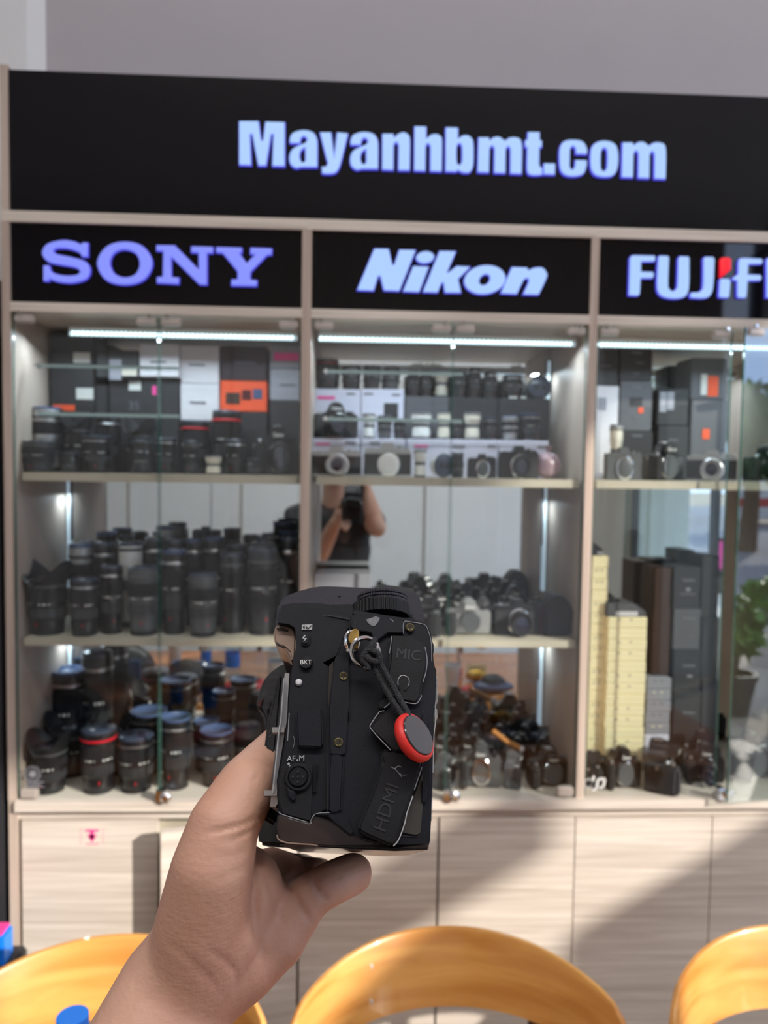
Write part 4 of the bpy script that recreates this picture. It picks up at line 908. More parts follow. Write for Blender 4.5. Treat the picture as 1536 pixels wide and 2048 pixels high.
stack(1310, 1345, [1346 - 210], ztop(1320, 1356, 1.60) + .002, 1.62, .08, ['card_br'], ['tall brown-black carton standing on the grey pile'], 'in right cabinet')
stack(1405, 1440, [1360, 1235, 1112], zl, 1.62, .08, ['card_k', 'card_k', 'card_k'], ['bottom narrow black carton', 'middle narrow black carton', 'top narrow black carton'], 'of the narrow black pile, right cabinet')
R8 = 'front row, right cabinet bottom'; R8b = 'second row, right cabinet bottom'
Cm('dslr', 'black', 'lens', 1166, 1214, 1500, zl, 1.53, 'dark camera partly behind the post', R8, rz=.9)
Cm('dslr', 'black', 'cap', 1208, 1284, 1482, zl, 1.505, 'black camera with large grey body cap', R8, rz=0)
Cm('dslr', 'black', 'open', 1286, 1364, 1478, zl, 1.52, 'black camera turned sideways', R8, rz=1.0)
Cm('dslr', 'black', 'lens', 1368, 1448, 1485, zl, 1.53, 'black camera near the door catch', R8, rz=-.2)
Cm('dslr', 'black', 'cap', 1462, 1550, 1465, zl, 1.55, 'black camera behind the ajar door', R8, rz=.3)
Cm('dslr', 'black', 'lens', 1205, 1252, 1472, zl, 1.57, 'dark camera by the yellow piles', R8b, rz=.3)
Cm('dslr', 'grey', 'lens', 1290, 1346, 1446, zl, 1.572, 'grey camera with high prism', R8b, rz=.2)
Cm('dslr', 'black', 'cap', 1362, 1440, 1458, zl, 1.578, 'black camera before the black cartons', R8b, rz=-.3)
Cm('dslr', 'grey', 'cap', 1468, 1530, 1440, zl, 1.63, 'grey camera with pale nameplate', R8b, rz=.1)
finish_rows()
# ------------------------------------------------------------------ table and what lies on it (seen in the mirrors)
MT['table'] = noisy(mat('orange_brown_slab', srgb(196, 120, 62), .22, coat=.4), (1.2, 9, 9), tex=2.2, detail=6, cols=(srgb(146, 78, 38), srgb(200, 132, 74)), dist=1.2)
MT['oak'] = noisy(mat('honey_oak', srgb(214, 150, 74), .34, coat=.25), (2, 2, 14), tex=2.4, detail=5, cols=(srgb(196, 128, 56), srgb(228, 168, 92)), dist=.5)
MT['walnut'] = noisy(mat('dark_walnut', srgb(92, 50, 34), .35), (9, 9, 1), tex=4, cols=(srgb(70, 36, 24), srgb(110, 62, 42)))
TZ = .75
t = thing('slab_table', 'orange-brown wooden slab table behind the chairs, seen in the mirrors', 'table', (-.1, .35, 0))
edge = outline([(-1.5, -.06), (-.6, -.08, 1), (.2, -.05, 1), (.9, -.07, 1), (1.17, -.06), (1.20, .3, 1), (1.27, .76), (.9, .80, 1), (.2, .77, 1), (-.5, .81, 1), (-1.5, .79)])
build('tabletop', MB().prism(edge, TZ - .05, TZ, plane='xy'), 'table', t, bevel=.006)
for x in (-1.2, .95):
    for y in (.08, .62): build('leg', MB().box(x - .04, x + .04, y - .04, y + .04, 0, TZ - .05), 'walnut', t, bevel=.004)
def mt(x, y):
    """spot on the table top whose mirror image shows at photo pixel (x, y)"""
    d = wp(x, y, 1.0) - EYE; k = (TZ - 1.6) / d.z; Dp = k; return Vector((d.x * k, 2 * MY - Dp, TZ + .0004))
def item(name, lb, cat, p, parts, group=None, rz=0):
    t = thing(name, lb, cat, p, rz, group)
    for nm, mb, m in parts: build(nm, mb, m, t, world=False)
    return t
def bottle(lb, p, h, r, m, capm, lab=None):
    pr = [('bottle_body', MB().lathe([(r * .9, 0), (r, .006), (r, h * .62), (r * .45, h * .82), (r * .4, h * .9)], 24), m), ('cap', MB().ribs(r * .46, h * .89, h, 24, .03), capm)]
    if lab: pr.append(('paper_label', MB().lathe([(r * 1.01, h * .2), (r * 1.01, h * .5)], 24, cap=False), lab))
    return item('bottle', lb, 'bottle', p, pr)
MT['pet'] = glass('bottle_plastic', (.85, .92, .96), 2)
bottle('clear bottle with blue label beside the wood chair reflection', mt(465, 1352), .20, .030, 'pet', 'white', 'blue')
bottle('slim blue and white bottle mirrored in the left cabinet', mt(412, 1345), .19, .022, 'white', 'blue', 'blue')
bottle('white spray bottle tilted in the left mirror', mt(350, 1335), .22, .026, 'white', 'white')
bottle('tall clear bottle with a bright blue cap at lower left', Vector((-.268, .72, TZ + .0004)), wp(142, 2032, .72).z - TZ, .032, 'pet', 'blue', 'card_w')
c = bpy.data.objects['bottle.003'] if 'bottle.003' in bpy.data.objects else None
def soft(w, d, h, n=10):
    m = MB(); m.ball((0, 0, h * .5), w / 2, d / 2, h * .5, 16, n); m.v = [(x * (1 + .1 * math.sin(9 * y / d)), y, max(0, z)) for x, y, z in m.v]; return m
item('camera_pouch', 'dark blue-grey camera pouch on the table', 'bag', mt(372, 1398), [('pouch_body', soft(.16, .12, .15), 'dark'), ('pouch_flap', MB().box(-.06, .06, -.062, -.02, .08, .13), 'capblue'), ('zip_pull', MB().box(-.01, .01, .055, .065, .05, .08), 'orange')])
item('camera_pouch', 'large black camera bag at left of the table', 'bag', mt(255, 1395), [('pouch_body', soft(.22, .16, .20), 'black'), ('pouch_flap', MB().box(-.07, .07, .07, .085, .06, .16), 'capblue'), ('carry_handle', MB().tube([(-.05, 0, .18), (0, 0, .23), (.05, 0, .18)], .006), 'black')])
item('felt_pouch', 'red felt pouch on the table', 'pouch', mt(498, 1385), [('pouch_body', soft(.20, .13, .05), 'red'), ('pouch_flap', MB().box(-.04, .04, -.03, .02, .045, .052), 'red_d')])
item('felt_pouch', 'dark red wallet near the middle of the table', 'pouch', mt(935, 1392), [('pouch_body', soft(.10, .07, .03), 'red_d'), ('pouch_flap', MB().box(-.02, .02, -.02, .02, .026, .032), 'red')])
item('cloth', 'dark blue folded cloth on the table', 'cloth', mt(985, 1383), [('fold', soft(.16, .10, .045), 'capblue'), ('fold', soft(.10, .08, .07), 'dark')])
item('snack_packet', 'yellow snack packet on the table', 'packet', mt(952, 1362), [('packet_body', soft(.09, .06, .05), 'gold'), ('packet_seal', MB().box(-.04, .04, -.002, .002, .04, .07), 'card_y')])
item('snack_packet', 'olive-green packet beside the red pouch', 'packet', mt(425, 1368), [('packet_body', soft(.10, .07, .06), 'leaf2'), ('packet_seal', MB().box(-.04, .04, -.002, .002, .045, .08), 'card_y')])
item('paper_cup', 'white crumpled paper cup on the table', 'cup', mt(905, 1370), [('cup_wall', MB().lathe([(.022, 0), (.034, .08), (.032, .08), (.020, .004)], 20), 'card_w'), ('cup_rim', MB().lathe([(.034, .078), (.036, .08), (.034, .083)], 20, cap=False), 'card_w')])
item('pen', 'white marker pen leaning on the cup', 'pen', mt(922, 1352), [('pen_barrel', MB().tube([(0, 0, .006), (-.02, .02, .13)], .007), 'card_w'), ('pen_cap', MB().tube([(0, 0, .004), (-.006, .006, .04)], .0085), 'orange')])
item('phone_case', 'lilac shiny phone case lying flat on the table', 'case', mt(450, 1402), [('case_back', MB().box(-.07, .07, -.035, .035, 0, .01), 'card_lil'), ('case_window', MB().lathe([(.012, .0095), (.012, .0115)], 16, (-.05, .015, 0)), 'lensglass')])
item('ruler', 'pale wooden ruler lying near the mirror side', 'ruler', mt(905, 1420), [('ruler_body', MB().box(-.09, .09, -.012, .012, 0, .004), 'card_y'), ('ruler_edge', MB().box(-.09, .09, .012, .0135, 0, .003), 'steel')], rz=.9)

# ------------------------------------------------------------------ chairs
def make_chair(lb, cx, cy, rz, hw, zt, screws=True):
    """bent plywood chair; local frame: sitter faces -y, backrest at y 0"""
    t = thing('dining_chair', lb, 'chair', (cx, cy, 0), rz, 'wooden chairs in front of the cabinets')
    n = 36; th = .011; vs = []; fs = []
    for i in range(n + 1):
        s = -1 + 2 * i / n; a = s * 1.15
        x = hw * math.sin(a) / math.sin(1.15); y = -.175 * (1 - math.cos(a)) / (1 - math.cos(1.15))
        e = abs(s)
        z1 = zt - .034 * e ** 2.4 - (.03 * max(0, (e - .86) / .14) ** 2); z0 = zt - .118 + .020 * e ** 2 + (.012 * max(0, (e - .86) / .14) ** 2) - .030 * e ** 3
        if z1 - z0 < .012: z0 = z1 - .012
        nx, ny = math.sin(a), -math.cos(a) * -1
        nrm = Vector((math.sin(a) * .6, math.cos(a), 0)).normalized()
        lean = .16
        for k, (z, o) in enumerate(((z0, -1), (z1 - .004, -1), (z1, -.55), (z1, .55), (z1 - .004, 1), (z0, 1))):
            p = Vector((x, y + (z - z0) * lean, z)) + nrm * o * th / 2
            vs.append(p)
    for i in range(n):
        for k in range(6): fs.append((i * 6 + k, (i + 1) * 6 + k, (i + 1) * 6 + (k + 1) % 6, i * 6 + (k + 1) % 6))
    fs += [tuple(range(6)), tuple(n * 6 + k for k in range(6))]
    b = build('backrest', MB().add(vs, fs, True), 'oak', t, world=False, angle=50)
    if screws:
        for x in (-.125,):
            for z in (zt - .036, zt - .088):
                a = math.asin(x / hw * math.sin(1.15)); y = -.175 * (1 - math.cos(a)) / (1 - math.cos(1.15)) + .005
                build('screw', MB().lathe([(.0055, 0), (.005, .0025)], 12, (x, y - .008 + (z - zt + .117) * .16, z), 'y'), 'white', b, world=False)
    for x in (-.155, .145):
        a = math.asin(x / hw * math.sin(1.15)); y = -.175 * (1 - math.cos(a)) / (1 - math.cos(1.15))
        build('back_post', MB().tube([(x * .9, -.02, .42), (x, y + .024, zt - .10), (x, y + .034, zt - .03)], [.016, .013, .009], 10), 'walnut', t, world=False)
    so = outline([(-.22, -.44), (0, -.47, 1), (.22, -.44), (.235, -.2, 1), (.19, .0), (0, .01, 1), (-.19, .0), (-.235, -.2, 1)])
    build('seat', MB().prism(so, .42, .45, plane='xy'), 'oak', t, world=False, bevel=.006)
    for x, y in ((-.18, -.40), (.18, -.40), (-.15, -.04), (.15, -.04)):
        build('leg', MB().tube([(x * 1.12, y * 1.05 + (.03 if y > -.1 else 0), 0), (x, y, .42)], [.012, .017], 10), 'walnut', t, world=False)
    return t
pc = wp(905, 1862, 1.15); make_chair('middle wooden chair with shadow across its curved backrest', pc.x - .006, 1.17, 0, .246, pc.z - .017)
pc = wp(268, 1873, 1.12); make_chair('left wooden chair behind the forearm', pc.x - .016, 1.13, math.radians(-1), .243, pc.z - .015, False)
pc = wp(1560, 1856, 1.08); make_chair('right wooden chair cut by the picture edge', pc.x + .056, 1.10, math.radians(-10), .240, pc.z - .022, False)
# two chairs on the photographer's side of the table
for x, lb in ((-.62, 'chair left of the photographer, mirrored in the left cabinet'), (.42, 'chair right of the photographer, mirrored in the middle cabinet')):
    make_chair(lb, x, -.42, PI, .25, .84, False)

# ------------------------------------------------------------------ the photographer
def capsule(m, p, r1, q, r2, n=20, k=5):
    p, q = Vector(p), Vector(q); ax = (q - p); L_ = ax.length
    if L_ < 1e-6: ax = Vector((0, 0, 1))
    ax.normalize(); a = ax.orthogonal().normalized(); b = ax.cross(a); rings = []
    for i in range(k): t = PI / 2 * (1 - i / k); rings.append((p - ax * r1 * math.sin(t), r1 * math.cos(t)))
    rings.append((p, r1)); rings.append((q, r2))
    for i in range(1, k + 1): t = PI / 2 * i / k; rings.append((q + ax * r2 * math.sin(t), r2 * math.cos(t)))
    vs = []; fs = []
    for c, r in rings:
        r = max(r, 1e-5)
        for j in range(n): w = 2 * PI * j / n; vs.append(c + (a * math.cos(w) + b * math.sin(w)) * r)
    for i in range(len(rings) - 1):
        for j in range(n): fs.append((i * n + j, i * n + (j + 1) % n, (i + 1) * n + (j + 1) % n, (i + 1) * n + j))
    fs.append(tuple(range(n))[::-1]); fs.append(tuple((len(rings) - 1) * n + j for j in range(n)))
    m.add(vs, fs)
def chain(m, pts):
    for (p, r), (q, s) in zip(pts[:-1], pts[1:]): capsule(m, p, r, q, s)
def remesh(m, voxel, smooth=4, fac=.5):
    me = bpy.data.meshes.new('tmp'); me.from_pydata([tuple(v) for v in m.v], [], m.f); fixn(me)
    o = bpy.data.objects.new('tmp', me); S.collection.objects.link(o)
    r = o.modifiers.new('r', 'REMESH'); r.mode = 'VOXEL'; r.voxel_size = voxel
    s = o.modifiers.new('s', 'SMOOTH'); s.iterations = smooth; s.factor = fac
    dg = bpy.context.evaluated_depsgraph_get(); e = o.evaluated_get(dg).to_mesh()
    V = np.empty(len(e.vertices) * 3); e.vertices.foreach_get('co', V); N_ = np.empty(len(e.vertices) * 3); e.vertices.foreach_get('normal', N_)
    Fc = [tuple(p.vertices) for p in e.polygons]
    bpy.data.objects.remove(o); return V.reshape(-1, 3), N_.reshape(-1, 3), Fc
# left hand (palm towards the lens, holding the camera) and forearm, laid out along sight lines
Wr = vp(372, 1968, .302); EL = Vector((-.165, .145, 1.190)); SH = Vector((-.255, -.13, 1.375))
k_ = lambda x, y, z, r: (vp(x, y, z), r * z / F)
hm = MB()
chain(hm, [(EL, .042), (EL.lerp(Wr, .35), .041), (EL.lerp(Wr, .7), .0325), k_(352, 1990, .302, 122)])
chain(hm, [k_(352, 1990, .302, 122), k_(395, 1925, .302, 112), k_(430, 1850, .305, 112), k_(470, 1790, .312, 98)])
chain(hm, [k_(392, 1940, .300, 102), k_(408, 1840, .297, 96), k_(424, 1740, .294, 84), k_(446, 1655, .299, 72), k_(492, 1575, .312, 61), k_(538, 1528, .330, 56), k_(580, 1478, .345, 46)])   # thumb
chain(hm, [k_(410, 1960, .304, 96), k_(480, 1915, .308, 86), k_(548, 1870, .312, 68), k_(592, 1825, .316, 52)])      # heel and outer palm
chain(hm, [k_(430, 1900, .312, 100), k_(510, 1800, .326, 62), k_(560, 1762, .345, 50)])
chain(hm, [k_(440, 1880, .310, 100), k_(480, 1770, .322, 70), k_(545, 1752, .345, 50)])
chain(hm, [k_(500, 1890, .312, 80), k_(590, 1812, .322, 52), k_(606, 1782, .34, 48)])
chain(hm, [k_(592, 1825, .316, 50), k_(622, 1790, .318, 43), k_(668, 1764, .322, 42), k_(706, 1747, .330, 40)])       # little finger
chain(hm, [k_(606, 1782, .34, 48), k_(622, 1762, .365, 44), k_(636, 1757, .39, 39), k_(640, 1756, .405, 36)])       # ring finger
chain(hm, [k_(560, 1762, .345, 50), k_(584, 1754, .375, 44), k_(602, 1750, .405, 40), k_(610, 1750, .43, 36)])      # middle finger
chain(hm, [k_(540, 1748, .345, 50), k_(552, 1745, .375, 44), k_(562, 1744, .405, 40), k_(570, 1742, .425, 36)])     # index finger
V, Nn, Fc = remesh(hm, .0016, 9, .5)
# creases pressed into the skin
d = V - np.array(EYE); zz = d @ np.array(fw); px = 768 + F * (d @ np.array(rt)) / zz; py = 1024 - F * (d @ np.array(up)) / zz
front = np.clip(-(Nn * d).sum(1) / np.linalg.norm(d, axis=1), 0, 1)
def crease(pts, depth, wid):
    global V
    best = np.full(len(V), 1e9); tap = np.zeros(len(V))
    P = np.array(outline([(*q, 1) for q in pts] + [(*pts[-1], 1)], 5)[: 5 * (len(pts) - 1) + 1])
    nP = len(P) - 1
    for iP, (a, b) in enumerate(zip(P[:-1], P[1:])):
        ab = b - a; L2 = (ab ** 2).sum()
        if L2 < 1e-6: continue
        t = np.clip(((px - a[0]) * ab[0] + (py - a[1]) * ab[1]) / L2, 0, 1)
        dd_ = np.hypot(px - a[0] - t * ab[0], py - a[1] - t * ab[1]); cl = dd_ < best; best[cl] = dd_[cl]; tap[cl] = np.sin(PI * np.clip((iP + t[cl]) / nP, .02, .98)) ** .7
    near = zz < .36
    V -= Nn * (depth * 1.35 * tap * np.exp(-(best / wid) ** 2) * front * near)[:, None]
for pts, dp, wd in [([(522, 1634), (492, 1645), (455, 1657), (405, 1668)], .0012, 4), ([(515, 1650), (516, 1700), (511, 1781), (516, 1865), (522, 1915)], .0022, 9), ([(538, 1768), (552, 1805), (566, 1850)], .0010, 5),
                    ([(573, 1760), (597, 1806), (624, 1846)], .0011, 5), ([(628, 1752), (637, 1781), (660, 1800)], .0012, 5), ([(466, 1998), (472, 1950), (450, 1922), (415, 1900)], .0008, 6),
                    ([(480, 1970), (500, 1935), (520, 1905)], .0007, 6), ([(520, 1655), (490, 1668), (455, 1690)], .0007, 3), ([(500, 1565), (512, 1556), (520, 1540)], .0004, 3), ([(672, 1738), (678, 1760), (690, 1778)], .0006, 3),
                    ([(500, 1700), (460, 1712), (420, 1716)], .0004, 4), ([(500, 1735), (455, 1752), (425, 1765)], .0004, 5), ([(512, 1655), (470, 1676), (440, 1682)], .0004, 4),
                    ([(430, 1990), (405, 1950), (370, 1910), (330, 1880)], .0004, 6), ([(455, 2010), (425, 1960), (395, 1930)], .0004, 5)]: crease(pts, dp, wd)
# the rest of the body, coarser
bm_ = MB()
up_arm = [(EL, .043), (SH.lerp(EL, .5), .048), (SH, .058)]
chain(bm_, up_arm)
SR = Vector((.075, -.16, 1.385)); ER = Vector((.115, .035, 1.345)); HR = Vector((.068, -.030, 1.505))
chain(bm_, [(SR, .058), (SR.lerp(ER, .5), .048), (ER, .042), (ER.lerp(HR, .4), .040), (HR, .027), (HR + Vector((-.012, -.004, .03)), .026)])
for i, (dx, dz, l) in enumerate(((.0, .0, .052), (.0, .020, .056), (-.0, .040, .054), (-.004, .058, .045))):   # fingers wrapped round the phone
    b0 = HR + Vector((.006, -.008, .010 + dz * .7)); chain(bm_, [(b0, .0100), (b0 + Vector((.006, -.016, .006)), .0092), (b0 + Vector((-.016, -.026, .010)), .0085), (b0 + Vector((-.010 - l * .5, -.024, .012)), .0078)])
b0 = HR + Vector((-.004, .006, .02)); chain(bm_, [(b0, .012), (b0 + Vector((-.012, .016, .02)), .0105), (b0 + Vector((-.030, .012, .035)), .009)])
HC = Vector((-.085, -.20, 1.655)); NB = Vector((-.09, -.205, 1.42))
chain(bm_, [(NB, .062), (HC + Vector((0, -.02, -.09)), .058)])
chain(bm_, [(HC + Vector((0, -.018, .030)), .088), (HC + Vector((0, .0, .0)), .080), (HC + Vector((0, .022, -.055)), .060), (HC + Vector((0, .040, -.085)), .036)])
chain(bm_, [(HC + Vector((0, .078, .012)), .010), (HC + Vector((0, .100, -.022)), .014)])                    # nose
capsule(bm_, HC + Vector((-.02, .074, -.055)), .008, HC + Vector((.02, .074, -.055)), .008); capsule(bm_, HC + Vector((-.016, .072, -.066)), .009, HC + Vector((.016, .072, -.066)), .009)
capsule(bm_, HC + Vector((-.035, .066, .03)), .012, HC + Vector((.035, .066, .03)), .012)                    # brow
for s in (-1, 1): capsule(bm_, HC + Vector((s * .084, -.01, .02)), .014, HC + Vector((s * .082, -.006, -.02)), .010)   # ears
BX, BY = -.09, -.20
chain(bm_, [((BX - .13, BY, 1.36), .07), ((BX + .13, BY, 1.36), .07)]); chain(bm_, [((BX - .07, BY, 1.34), .095), ((BX - .05, BY - .06, 1.0), .10)]); chain(bm_, [((BX + .07, BY, 1.34), .095), ((BX + .05, BY - .06, 1.0), .10)])
for s in (-1, 1): chain(bm_, [((BX + s * .08, BY - .08, .95), .10), ((BX + s * .10, BY - .10, .5), .062), ((BX + s * .11, BY - .14, .42), .055), ((BX + s * .12, BY - .13, .12), .038)])
V2, N2, F2 = remesh(bm_, .006, 4, .5)
ps = thing('person', 'person in a black T-shirt holding up a camera and a phone, reflected', 'person', (BX, BY - .1, 0))
MT['skin'] = noisy(mat('skin', srgb(196, 150, 132), .48, sss=.08), amt=.08, tex=14, cols=(srgb(190, 140, 118), srgb(212, 168, 146)), bump=.2, bscale=420)
# fine wrinkles: stretched noise as bump
n = MT['skin'].node_tree; N = n.nodes; b = N['Principled BSDF']; tc = N.new('ShaderNodeTexCoord'); mp = N.new('ShaderNodeMapping'); mp.inputs['Rotation'].default_value = (.4, .9, .3); mp.inputs['Scale'].default_value = (60, 60, 380)
wn = N.new('ShaderNodeTexNoise'); wn.inputs['Scale'].default_value = 2.2; wn.inputs['Detail'].default_value = 3; bp = N.new('ShaderNodeBump'); bp.inputs['Strength'].default_value = .2; bp.inputs['Distance'].default_value = .0006
n.links.new(tc.outputs['Object'], mp.inputs[0]); n.links.new(mp.outputs[0], wn.inputs[0]); n.links.new(wn.outputs[0], bp.inputs['Height'])
old = b.inputs['Normal'].links[0].from_node; n.links.new(old.outputs[0], bp.inputs['Normal']); n.links.new(bp.outputs[0], b.inputs['Normal'])
m = MB(); m.add(V, Fc, True); m.add(V2, F2, True)
def raw(name, m, mt_, parent):
    me = bpy.data.meshes.new(name); Mi = np.array(root_of(parent).matrix_basis.inverted()); vs = np.array(m.v) @ Mi[:3, :3].T + Mi[:3, 3]
    me.from_pydata(vs.tolist(), [], m.f); me.materials.append(MT[mt_]); me.polygons.foreach_set('use_smooth', [True] * len(m.f)); return link(name, me, parent)
raw('body', m, 'skin', ps)
MT['shirt'] = noisy(mat('black_cotton', (.02, .021, .024), .85), amt=.2, tex=30, bump=.3, bscale=60)
MT['denim'] = noisy(mat('dark_denim', (.03, .04, .07), .85), amt=.2, tex=60)
m = MB(); chain(m, [((BX - .13, BY, 1.365), .082), ((BX + .13, BY, 1.365), .082)]); chain(m, [((BX - .07, BY, 1.33), .115), ((BX - .055, BY - .06, .93), .118)]); chain(m, [((BX + .07, BY, 1.33), .115), ((BX + .055, BY - .06, .93), .118)])
chain(m, [(SH, .072), (SH.lerp(EL, .55), .064)]); chain(m, [(SR, .072), (SR.lerp(ER, .45), .064)])
Vs, Ns, Fs = remesh(m, .007, 5); w = MB(); w.add(Vs + Ns * (.003 * np.sin(Vs[:, 2] * 60 + Vs[:, 0] * 45))[:, None], Fs, True); raw('tshirt', w, 'shirt', ps)
m = MB()
for s in (-1, 1): chain(m, [((BX + s * .075, BY - .08, .93), .118), ((BX + s * .10, BY - .10, .5), .078), ((BX + s * .12, BY - .13, .08), .058)])
Vs, Ns, Fs = remesh(m, .009, 4); w = MB(); w.add(Vs, Fs, True); raw('trousers', w, 'denim', ps)
for s in (-1, 1):
    x = BX + s * .12; build('shoe', MB().prism(outline([(x - .045, BY - .22), (x - .05, BY - .05, 1), (x, BY + .07, 1), (x + .05, BY - .05, 1), (x + .045, BY - .22)]), 0.001, .085, plane='xy', shrink=.25), 'black', ps, bevel=.01)
hr = MB(); hr.ball(tuple(HC + Vector((0, -.036, .042))), .096, .092, .098, 24, 16)
hr.v = [v for v in hr.v]; build('hair', hr, mat('black_hair', (.012, .011, .011), .6), ps)
for s in (-1, 1):
    e = build('eye', MB().ball(tuple(HC + Vector((s * .032, .066, .008))), .013, n=16, k=12), 'card_w', ps); build('iris', MB().ball(tuple(HC + Vector((s * .032, .0745, .008))), .006), 'walnut', e)
ph = thing('smartphone', 'black smartphone held up in the right hand, mirrored', 'phone', (.02, -.007, 1.54))
build('phone_body', MB().box(-.022, .052, -.0105, -.0025, 1.462, 1.618), 'black_g', ph, bevel=.0012)
build('camera_island', MB().box(.008, .030, -.0026, -.0016, 1.560, 1.612), 'grey_d', ph)
build('screen', MB().box(-.019, .049, -.0111, -.0104, 1.467, 1.613), 'lensglass', ph)
# ------------------------------------------------------------------ the hand-held camera, seen from its left side
Z0 = .297
O_ = vp(710, 1440, Z0); d0 = (O_ - EYE).normalized(); v0 = (up - d0 * up.dot(d0)).normalized(); u_ = d0.cross(v0).normalized()
ta = math.radians(10); w_ = (d0 * math.cos(ta) - v0 * math.sin(ta)).normalized(); v_ = (v0 * math.cos(ta) + d0 * math.sin(ta)).normalized()
kc = bpy.data.objects.new('handheld_camera', None); S.collection.objects.link(kc)
Mk = Matrix.Identity(4)
for i in range(3): Mk[i][0], Mk[i][1], Mk[i][2], Mk[i][3] = u_[i], w_[i], v_[i], O_[i]
kc.matrix_world = Mk; kc.empty_display_size = .05
tag(kc, 'worn black camera held up in the hand, seen from its side', 'camera')
def PL(x, y, w=0.0):
    """photo pixel -> (u, v) in the plane w of the camera's own frame"""
    d = fw + rt * ((x - 768) / F) - up * ((y - 1024) / F); P0 = O_ + w_ * w
    q = EYE + d * ((P0 - EYE).dot(w_) / d.dot(w_)) - O_; return (q.dot(u_), q.dot(v_))
def PP(pts, w=0.0, seg=4): return [PL(x, y, w) for x, y in outline(pts, seg)]
c1 = lambda *L: [((x / 3.84 + 500, y / 3.84 + 1140) + tuple(r)) for x, y, *r in L]
c2 = lambda *L: [((x / 3.84 + 500, y / 3.84 + 1420) + tuple(r)) for x, y, *r in L]
MT['cb'] = noisy(mat('worn_black_magnesium', (.006, .0065, .0105), .5, spec=.28), amt=.25, tex=60, bump=.10, bscale=3500)
MT['cb2'] = noisy(mat('top_housing_black', (.026, .0245, .034), .5, spec=.35), amt=.2, tex=50, bump=.12, bscale=2200)
MT['crub'] = noisy(mat('door_rubber', (.0075, .0075, .0095), .52, spec=.32), amt=.3, tex=90, bump=.08, bscale=1500)
MT['cgl'] = noisy(mat('glossy_base_plastic', (.016, .012, .012), .18, coat=.5), amt=.3, tex=40)
MT['wear_glint'] = mat('worn_lit_edge_paint', (.30, .30, .32), .4, metal=.3)  # paint wear and lit edges, both put into this pale colour
MT['legend_glint'] = mat('grey_legend_glint_paint', (.42, .42, .43), .5)  # printed symbols, and edge highlights painted in the same pale grey
MT['tan'] = noisy(mat('champagne_sheen_metal', srgb(150, 128, 114), .38, metal=.35), amt=.2, tex=160)  # champagne tone stands for light reflected on the front bulge
MT['brass'] = noisy(mat('tarnished_brass', srgb(150, 122, 66), .4, metal=.7), amt=.3, tex=300)
MT['screwm'] = noisy(mat('dull_screw', srgb(86, 78, 54), .4, metal=.8), amt=.3, tex=400)
MT['redring'] = mat('red_anchor_rubber', srgb(214, 48, 42), .45)
MT['disc'] = mat('grey_black_disc', (.022, .022, .025), .2, coat=.3)
MT['cord'] = noisy(mat('braided_cord', (.016, .016, .018), .7), (1, 1, 1), amt=.5, tex=1500, bump=.8)
def kp(name, pts, w0, w1, m, bevel=.0012, parent=None, seg=3, **k):
    return build(name, MB().prism(PP(pts, w0), w0, w1), m, parent or kc, world=False, bevel=bevel, seg=seg, **k)
def kt(name, txt, x, y, w, size, rot=0, m='legend_glint', sx=1, bold=0, parent=None):
    u, v = PL(x, y, w); e = Euler((PI / 2, 0, 0)); R = Matrix.Rotation(rot, 4, 'Y').to_3x3() @ e.to_matrix()
    return text_part(name, txt, size, (u, w, v), R.to_euler(), m, parent or kc, sx=sx, bold=bold, ext=.0001)
def line(name, pts, w, r, m='wear_glint', parent=None, closed=False):
    P = [(*PL(x, y, w),) for x, y in outline([(p[0], p[1], 1) for p in pts] + ([] if closed else [(pts[-1][0], pts[-1][1], 1)]), 3)]
    if not closed: P = P[: 3 * (len(pts) - 1) + 1]
    return build(name, MB().tube([(a, w, b) for a, b in P], r, 6, closed), m, parent or kc, world=False)
# far grip, main block, front mount and cap
kp('grip', c1((320, 700), (230, 730, 1), (120, 820, 1), (70, 930, 1), (48, 1040, 1), (85, 1090, 1), (110, 1180, 1)) + [(532, 1480), (520, 1560, 1), (515, 1640, 1), (517, 1690), (600, 1694), (600, 1330)], .092, .128, 'leather', bevel=.005)
kp('red_accent', c1((52, 1020), (100, 985), (75, 1060)), .0905, .0925, 'red_d', bevel=0)
kp('grip_front', c1((120, 1040), (300, 850), (300, 1130), (130, 1180)) + [], .084, .094, 'black_g', bevel=.002)
body = kp('body', [(566, 1222), (600, 1206), (700, 1204), (838, 1226), (858, 1262), (864, 1330), (870, 1390), (866, 1500), (861, 1640), (854, 1690), (620, 1690), (556, 1678), (552, 1560), (572, 1440), (580, 1340), (590, 1300), (590, 1262)], .012, .126, 'cb', bevel=.003)
hs = kp('flash_housing', [(553, 1290), (552, 1240), (556, 1206), (572, 1191, 1), (610, 1177, 1), (650, 1171, 1), (760, 1176, 1), (828, 1183, 1), (840, 1194), (849, 1232), (850, 1290), (620, 1330)], .030, .090, 'cb2', bevel=.004)
kp('hot_shoe', c1((990, 118), (1000, 106), (1255, 138), (1268, 160), (1260, 190), (990, 160)), .046, .066, 'grey_d', bevel=.0005)
